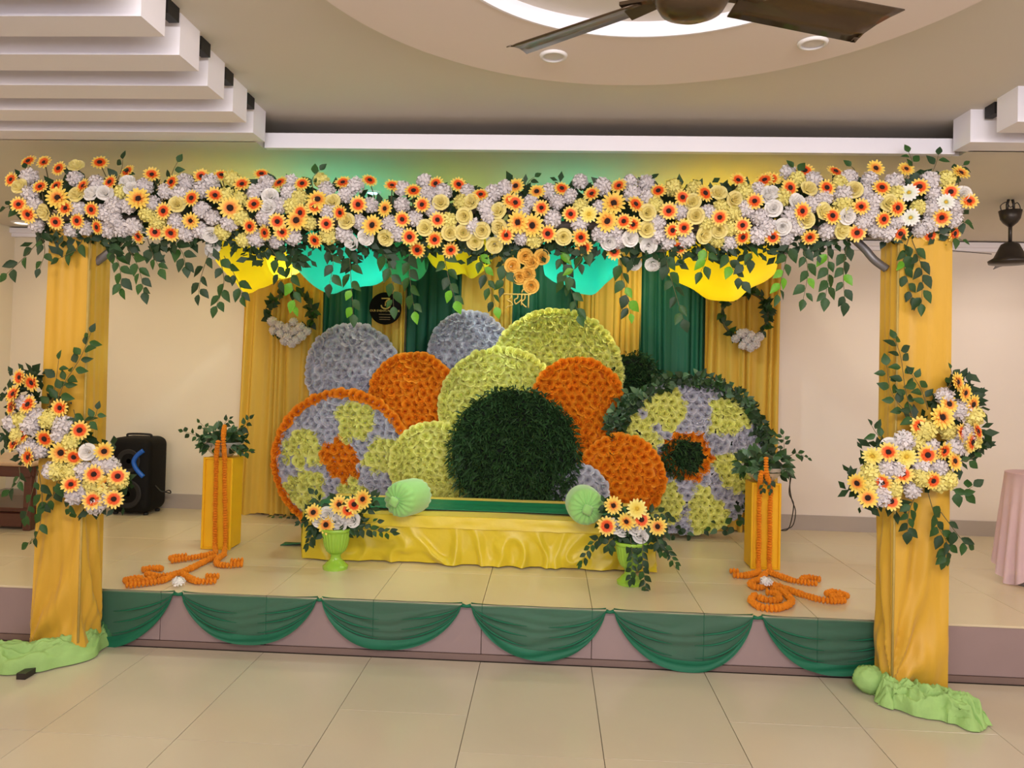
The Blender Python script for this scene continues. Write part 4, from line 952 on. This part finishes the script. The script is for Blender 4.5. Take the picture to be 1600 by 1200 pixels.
# ------------------------------------------------------------------ urns with arrangements
def urn(px, py, label, flw, roses, vines, H_=.27):
    b = az(px, py, S); t = thing('urn', label, 'urn', b)
    k_ = H_/.27
    MB().lathe([(.078, 0), (.080, .018), (.066, .030), (.050, .048)], b, 32, cap1=False).build('foot', M['urn'], t, sharp=.8)
    MB().lathe([(.050*k_, .045), (.034, .062), (.031, .085), (.040, .098)], b, 32, cap0=False, cap1=False).build('stem', M['urn'], t)
    MB().lathe([(.038, .096), (.060, .115), (.074, .150), (.084, .20), (.092, .235)], b, 96, flute=.035, fl=24, cap1=False).build('bowl', M['urn'], t)
    MB().lathe([(.090, .232), (.104, .246), (.106, .256), (.096, .262), (.085, .24)], b, 48, flute=.03, fl=8, cap0=False).build('rim', M['urn'], t)
    a = thing('flower_arrangement', label.replace('lime-green fluted urn', 'gerbera arrangement in the lime urn'), 'flowers', b+Vector((0, 0, .24)))
    for x, y, k2 in flw:
        p = at(x, y, b.y-.05-R(0, .04)); gerbera(a, p, (R(-.4, .4), -1, R(.1, .7)), .062, k2)
    for x, y in roses: rose(a, at(x, y, b.y-.05), (R(-.3, .3), -1, R(0, .5)), .05, 'rose_w')
    cs = [at(x, y+4, b.y) for x, y, _ in flw]+[at(x, y+10, b.y) for x, y in roses]
    leafmass(a, 'backing_foliage', cs, 260, .07, M['leaf_d'], (.05, .05, .035))
    MB().lathe([(.08, .235), (.07, .255), (.04, .275), (.005, .28)], b, 20).build('moss', M['leaf_d'], a)
    for pts, n, sz in vines: vine(a, [at(x, y, b.y+dy) for x, y, dy in pts], n, sz, ('leaf', 'leaf_d', 'leaf_d'))
urn(524, 888, 'lime-green fluted urn on the stage by the left front corner of bed',
    [(490, 801, 1), (530, 789, 1), (510, 820, 1), (545, 797, 0), (553, 789, 0), (568, 780, 1)], [(500, 812), (512, 803), (528, 812), (540, 805), (553, 812), (533, 820)],
    [(((535, 822, -.02), (570, 826, -.05), (612, 832, -.06)), 16, .06), (((500, 820, 0), (488, 835, -.04), (482, 850, -.05)), 9, .06), (((500, 800, 0), (500, 785, 0), (490, 772, 0)), 7, .06), (((540, 815, 0), (565, 805, 0), (588, 776, 0)), 9, .055), (((485, 810, 0), (475, 815, 0), (468, 818, -.02)), 5, .05), (((540, 820, 0), (560, 818, -.03), (590, 815, -.03)), 8, .055)])
urn(984, 912, 'lime-green fluted urn on the stage by the right front corner of bed',
    [(948, 822, 0), (978, 816, 1), (1002, 812, 0), (1028, 823, 1), (958, 790, 1), (995, 795, 3)], [(992, 824), (1001, 837), (962, 822), (972, 826)],
    [(((985, 840, -.08), (988, 870, -.13), (985, 905, -.14)), 14, .06), (((1005, 840, -.08), (1004, 880, -.13), (1010, 920, -.14)), 13, .06), (((945, 835, -.02), (925, 850, -.05), (908, 880, -.06)), 11, .058), (((1020, 835, 0), (1040, 855, -.04), (1056, 882, -.05)), 12, .055), (((960, 810, 0), (950, 795, 0), (945, 785, 0)), 7, .06), (((1010, 805, 0), (1030, 800, 0), (1045, 808, 0)), 7, .06), (((960, 838, -.05), (950, 848, -.07), (952, 856, -.07)), 6, .06), (((1025, 838, -.03), (1030, 850, -.05), (1036, 862, -.05)), 7, .06)], .30)

# ------------------------------------------------------------------ pedestals, leafy bowls, marigold strings
def pedestal(pl, pr, pt, label):
    a, b = az(*pl, S), az(*pr, S); y = (a.y+b.y)/2; x0, x1 = a.x, b.x; zt = at(pl[0], pt, y).z; d = .19
    t = thing('pedestal', label, 'pedestal', ((x0+x1)/2, y+d/2, S))
    e = .016
    MB().bbox((x0+.004, y+.012, S+.004), (x1-.004, y+d, zt-.004), .006).build('body', M['pedestal'], t, smooth=False)
    for q0, q1 in (((x0, y, S), (x0+e, y+.02, zt)), ((x1-e, y, S), (x1, y+.02, zt)), ((x0+e, y, zt-e), (x1-e, y+.02, zt)), ((x0+e, y, S), (x1-e, y+.02, S+e))):
        MB().bbox(q0, q1, .003).build('edge_frame', M['pedestal'], t, smooth=False)
    return (x0+x1)/2, y, zt, d
def bowl(x, y, z, label, r=.135, seed=0, vines=(), spread=1.0):
    t = thing('leaf_bowl', label, 'bowl', (x, y, z))
    MB().lathe([(.05, 0), (.06, .004), (.10, .04), (r, .10), (r+.004, .104), (r-.008, .10), (.09, .045), (.04, .012)], (x, y, z), 32).build('dish', M['silver'], t)
    MB().lathe([(r-.02, .07), (r-.03, .12), (.07, .17), (.01, .185)], (x, y, z), 16).build('foliage_core', M['leaf_d'], t)
    c = Vector((x, y, z+.10))
    for i in range(90):
        v = Vector((R(-1, 1), R(-1, .25), R(-.35, 1))).normalized(); p = c+Vector((v.x*r*.95, v.y*r*.9, v.z*.085))
        leaf_at(t, p, v+Vector((R(-.7, .7), R(-.4, .2), R(-.8, .5))), v+Vector((0, -.5, .3)), R(.05, .075)*spread, random.choice(('leaf_v', 'leaf_d', 'leaf', 'leaf_v')))
    for pts, n, sz in vines: vine(t, [at(a, b, yy) for a, b, yy in pts], n, sz, ('leaf', 'leaf_d'))
mar_me = []
for s_ in range(3):
    mb = MB(); rr = []
    for j, (z, q) in enumerate(((-.55, .30), (-.34, .86), (.0, 1.05), (.36, .82), (.55, .25))):
        rr.append([(q*(1+(.13 if (i+j) % 2 else -.08)+R(-.04, .04))*math.cos(2*PI*i/10), q*(1+(.13 if (i+j) % 2 else -.08))*math.sin(2*PI*i/10), z*1.0) for i in range(10)])
    mar_me.append(mb.rings(rr, True, True).mesh('marigold', M['marigold'], smooth=False))
def string(root, pts, r, step=1.10):
    path = cat_path(pts, 14); acc = 0; last = None
    put_n = 0
    for i in range(len(path)-1):
        seg = path[i+1]-path[i]; L_ = seg.length
        while acc <= L_:
            p = path[i]+seg*(acc/max(L_, 1e-6)); d = seg.normalized()
            put('marigold', random.choice(mar_me), root, p, facing(d, R(0, 6)), (r*R(.88, 1.1),)*2+(r*R(.95, 1.15),)); acc += r*step; put_n += 1
        acc -= L_
    return put_n
def fz(r): return lambda px, py: az(px, py, S+r)
xL, yL, zL, dL = pedestal((313, 858), (359, 860), 714, 'yellow square pedestal left of the curtains with marigold strings')
bowl(xL, yL+dL/2-.01, zL, 'silver bowl of variegated leaves on the left pedestal', .14, 1,
     [(((325, 690, yL), (305, 680, yL-.02), (286, 674, yL-.02)), 7, .055), (((360, 680, yL), (378, 668, yL), (390, 655, yL)), 8, .055), (((365, 695, yL), (380, 704, yL-.03), (391, 706, yL-.03)), 6, .05), (((330, 680, yL), (320, 668, yL), (312, 660, yL)), 4, .05), (((345, 672, yL), (352, 660, yL), (358, 655, yL)), 5, .05)])
ml = thing('marigold_garland', 'orange marigold strings running down the left pedestal onto the stage', 'garland', az(340, 862, S))
f_ = fz(.02)
r0 = .0185
string(ml, [at(341, 690, yL-.13), at(339, 702, yL-.12), at(338, 718, yL-.05), at(337, 760, yL-.022), at(336, 810, yL-.022), at(336, 850, yL-.022), f_(337, 864)], r0*.85, 1.1)
string(ml, [at(351, 666, yL-.04), at(349, 684, yL-.14), at(350, 702, yL-.13), at(351, 718, yL-.05), at(351, 760, yL-.022), at(352, 810, yL-.022), at(352, 850, yL-.022), f_(350, 864)], r0*.85, 1.1)
string(ml, [f_(336, 864), f_(318, 868), f_(295, 872), f_(268, 876)], r0)
string(ml, [f_(266, 872), f_(280, 869), f_(292, 868)], r0)
string(ml, [f_(350, 866), f_(340, 874), f_(340, 881), f_(358, 883), f_(380, 881)], r0); string(ml, [f_(378, 876), f_(362, 877)], r0)
string(ml, [f_(336, 870), f_(318, 878), f_(298, 888), f_(276, 896), f_(250, 900), f_(226, 896)], r0); string(ml, [f_(224, 890), f_(240, 887), f_(256, 889)], r0)
string(ml, [f_(272, 898), f_(256, 906), f_(228, 911), f_(198, 914)], r0); string(ml, [f_(196, 907), f_(210, 903), f_(224, 904)], r0); string(ml, [f_(205, 908), f_(220, 908), f_(238, 904)], r0)
string(ml, [f_(284, 895), f_(294, 902), f_(310, 908), f_(340, 907)], r0); string(ml, [f_(340, 900), f_(322, 900)], r0)
xR, yR, zR, dR = pedestal((1172, 889), (1220, 892), 754, 'yellow square pedestal right of the flower wheel with marigold strings')
bowl(xR, yR+dR/2-.01, zR, 'pale bowl of variegated leaves on the right pedestal', .155, 2,
     [(((1225, 705, yR), (1225, 690, yR), (1223, 680, yR)), 6, .055), (((1235, 712, yR), (1246, 708, yR-.02), (1262, 716, yR-.02)), 6, .055), (((1195, 745, yR-.09), (1192, 758, yR-.10), (1190, 766, yR-.10)), 4, .045), (((1205, 745, yR-.09), (1204, 758, yR-.10), (1203, 768, yR-.10)), 4, .045)], 1.15)
mr = thing('marigold_garland', 'orange marigold strings running down the right pedestal onto the stage', 'garland', az(1195, 890, S))
for px in (1186, 1203):
    string(mr, [at(1197 if px > 1190 else 1191, 716 if px > 1190 else 738, yR-.14), at(1198 if px > 1190 else 1189, 742, yR-.14), at(px+1, 762, yR-.05), at(px, 800, yR-.024), at(px, 840, yR-.024), at(px-1, 878, yR-.024), f_(px, 893)], r0*.85, 1.1)
string(mr, [f_(1186, 894), f_(1165, 899), f_(1142, 898)], r0*1.05); string(mr, [f_(1142, 892), f_(1156, 893)], r0)
string(mr, [f_(1200, 893), f_(1222, 901), f_(1245, 908), f_(1280, 912)], r0); string(mr, [f_(1280, 905), f_(1264, 902), f_(1252, 905)], r0)
string(mr, [f_(1196, 896), f_(1186, 905), f_(1172, 912), f_(1186, 918), f_(1200, 912)], r0)
string(mr, [f_(1210, 913), f_(1230, 920), f_(1258, 930), f_(1290, 938), f_(1322, 938)], r0); string(mr, [f_(1324, 931), f_(1306, 925), f_(1290, 928)], r0); string(mr, [f_(1312, 931), f_(1298, 933)], r0)
string(mr, [f_(1205, 915), f_(1228, 928), f_(1236, 941), f_(1215, 950), f_(1188, 948), f_(1174, 938), f_(1180, 930)], r0*1.08)
string(mr, [f_(1188, 934), f_(1202, 938), f_(1218, 936), f_(1212, 927), f_(1198, 925)], r0*1.05)
# lone white flowers on the stage
for p, lab in ((az(279, 917, S), 'single white flower on the stage edge by left marigold coils'), (az(1197, 922, S), 'single white flower lying on the right marigold coils')):
    dz = .028 if p.x < 0 else .05
    o = bpy.data.objects.new('white_flower', PUFF['hyd'][1].copy()); o.data.materials.clear(); o.data.materials.append(M['rose_w']); C.objects.link(o)
    o.location = p+Vector((0, 0, dz)); o.scale = (.038, .038, .032); tag(o, lab, 'flower')

# cable by the right pedestal
tag(MB().tube(cat_path([at(1236, 735, yR+.12), at(1234, 760, yR+.2), at(1237, 780, yR+.3), at(1243, 800, yR+.5), at(1238, 822, 6.0), at(1222, 828, 5.95)], 8), .004, 5).tube(cat_path([at(1237, 740, yR+.12), at(1233, 770, yR+.22), at(1240, 790, yR+.45), at(1232, 826, 5.95), at(1215, 828, 5.95)], 8), .004, 5).build('cable', M['cord'], org=az(1238, 818, S)), 'thin dark cable hanging behind right pedestal to the floor', 'cable')

# ------------------------------------------------------------------ speaker, bench, pink table
sp = az(198, 806, S); sw, sd_, shh = .36, .30, .64
ts = thing('portable_speaker', 'black rounded portable speaker with blue curves by the back wall', 'speaker', sp)
def rbox(x0, x1, y0, y1, z0, z1, r, n=6, bulge=.02):
    mb = MB(); rr = []
    prof = [(y0+.0, r*.5), (y0+.02, r*.12), (y0+.05, 0), (y1-.05, 0), (y1-.02, r*.12), (y1, r*.5)]
    for y, ins in prof:
        ring = []
        for cx, cz_, a0 in ((x1-r, z0+r, -PI/2), (x1-r, z1-r, 0), (x0+r, z1-r, PI/2), (x0+r, z0+r, PI)):
            for k_ in range(n+1):
                a = a0+PI/2*k_/n; ring.append((cx+(r-ins)*math.cos(a), y, cz_+(r-ins)*math.sin(a)))
        rr.append(ring)
    return mb.rings(rr, True, True)
rbox(sp.x-sw/2, sp.x+sw/2, sp.y, sp.y+sd_, S+.02, S+shh, .07).build('cabinet', M['spk'], ts, sharp=.7)
def rz(px, py): return at(px, py, sp.y-.006)
def strip(pts, r, m, name): MB().tube(cat_path([rz(*q) for q in pts], 6), r, 8).build(name, m, ts)
strip([(224, 704), (214, 712), (209, 722), (214, 734), (224, 745)], .019, M['blue'], 'blue_stripe')
strip([(198, 736), (198, 745), (197, 756)], .013, M['blue'], 'blue_stripe')
for zc, q in ((.45, .10), (.18, .12)):
    MB().lathe([(q*.96, .004), (q, -.008), (q*.9, -.010), (q*.5, .002), (.02, -.002)], (sp.x, sp.y+.002, S+zc), 36, cap0=False, ax='y').build('woofer', M['black'], ts)
for a in (-1, 1):
    for b in (.06, .24):
        MB().lathe([(.018, 0), (.022, .01), (.018, .022)], (sp.x+a*.13, sp.y+b, S), 12).build('foot', M['black'], ts)
MB().tube(cat_path([(sp.x-.10, sp.y+.15, S+shh-.005), (sp.x-.09, sp.y+.15, S+shh+.02), (sp.x+.09, sp.y+.15, S+shh+.02), (sp.x+.10, sp.y+.15, S+shh-.005)]), .009, 8).build('handle', M['black'], ts)
tag(MB().tube(cat_path([(sp.x+sw/2, sp.y+.1, S+.24), (sp.x+sw/2+.06, sp.y+.1, S+.19), (sp.x+sw/2+.11, sp.y+.12, S+.20), (sp.x+sw/2+.10, sp.y+.16, S+.17), (sp.x+sw/2+.02, sp.y+.18, S+.18)]), .005, 6).build('cord', M['cord'], org=(sp.x+sw/2, sp.y+.1, S)), 'short grey cord looping beside the black speaker', 'cord')
bx1 = at(52, 720, 5.35).x; by0, by1 = 5.35, 5.9; bz = at(20, 722, 5.35).z; bx0 = XL+.03
tbn = thing('bench', 'low dark wooden table at the left edge by the back wall', 'table', ((bx0+bx1)/2, (by0+by1)/2, S))
MB().bbox((bx0, by0-.02, bz-.03), (bx1, by1, bz), .008).build('top', M['wood_top'], tbn, smooth=False)
MB().bbox((bx0+.02, by0, bz-.11), (bx1-.02, by0+.03, bz-.03), .006).build('apron', M['wood'], tbn, smooth=False)
MB().bbox((bx1-.05, by0+.03, bz-.11), (bx1-.02, by1-.03, bz-.03), .006).build('apron', M['wood'], tbn, smooth=False)
MB().bbox((bx0+.02, by0+.02, S+.14), (bx1-.04, by1-.03, S+.17), .006).build('shelf', M['wood'], tbn, smooth=False)
for x in (bx0+.03, bx1-.09):
    for y in (by0+.03, by1-.1):
        MB().bbox((x, y, S), (x+.06, y+.06, bz-.03), .006).build('leg', M['wood'], tbn, smooth=False)
MB().bbox((bx0+.06, by0+.05, S+.02), (bx1-.10, by1-.1, S+.13), .01).build('lower_box', M['wood'], tbn, smooth=False)
pt = az(1622, 915, S); px_, py_ = pt.x+.02, pt.y+.05; pr_ = px_-at(1578, 748, py_-.0).x
pz = at(1600, 745, py_-.2).z
tpk = thing('round_table', 'table under a sheer pink cloth at the right edge', 'table', (px_, py_, S))
MB().lathe([(pr_*.97, -.025), (pr_, -.02), (pr_, -.004), (pr_*.98, 0)], (px_, py_, pz-.004), 40).build('tabletop', M['pink_d'], tpk)
MB().lathe([(.03, S), (.03, pz-.03)], (px_, py_, 0), 12).build('leg', M['gray_metal'], tpk)
MB().lathe([(.16, 0), (.16, .012), (.05, .03), (.03, .05)], (px_, py_, S), 24).build('base', M['gray_metal'], tpk)
def skirt(u, v):
    a = 2*PI*u; z = pz-(pz-S-.07)*v*(1-.10*math.sin(a*3+.5)); q = pr_+.006+.05*v+.022*v*math.sin(a*17+2*noise.noise(Vector((math.cos(a), math.sin(a), v))))
    return (px_+q*math.cos(a), py_+q*math.sin(a), z)
MB().grid(skirt, 170, 12).build('cloth_skirt', M['pink'], tpk)
MB().lathe([(pr_+.008, 0), (pr_*.96, .004), (pr_*.5, .004), (.005, .004)], (px_, py_, pz), 40, cap0=False).build('cloth_top', M['pink'], tpk)
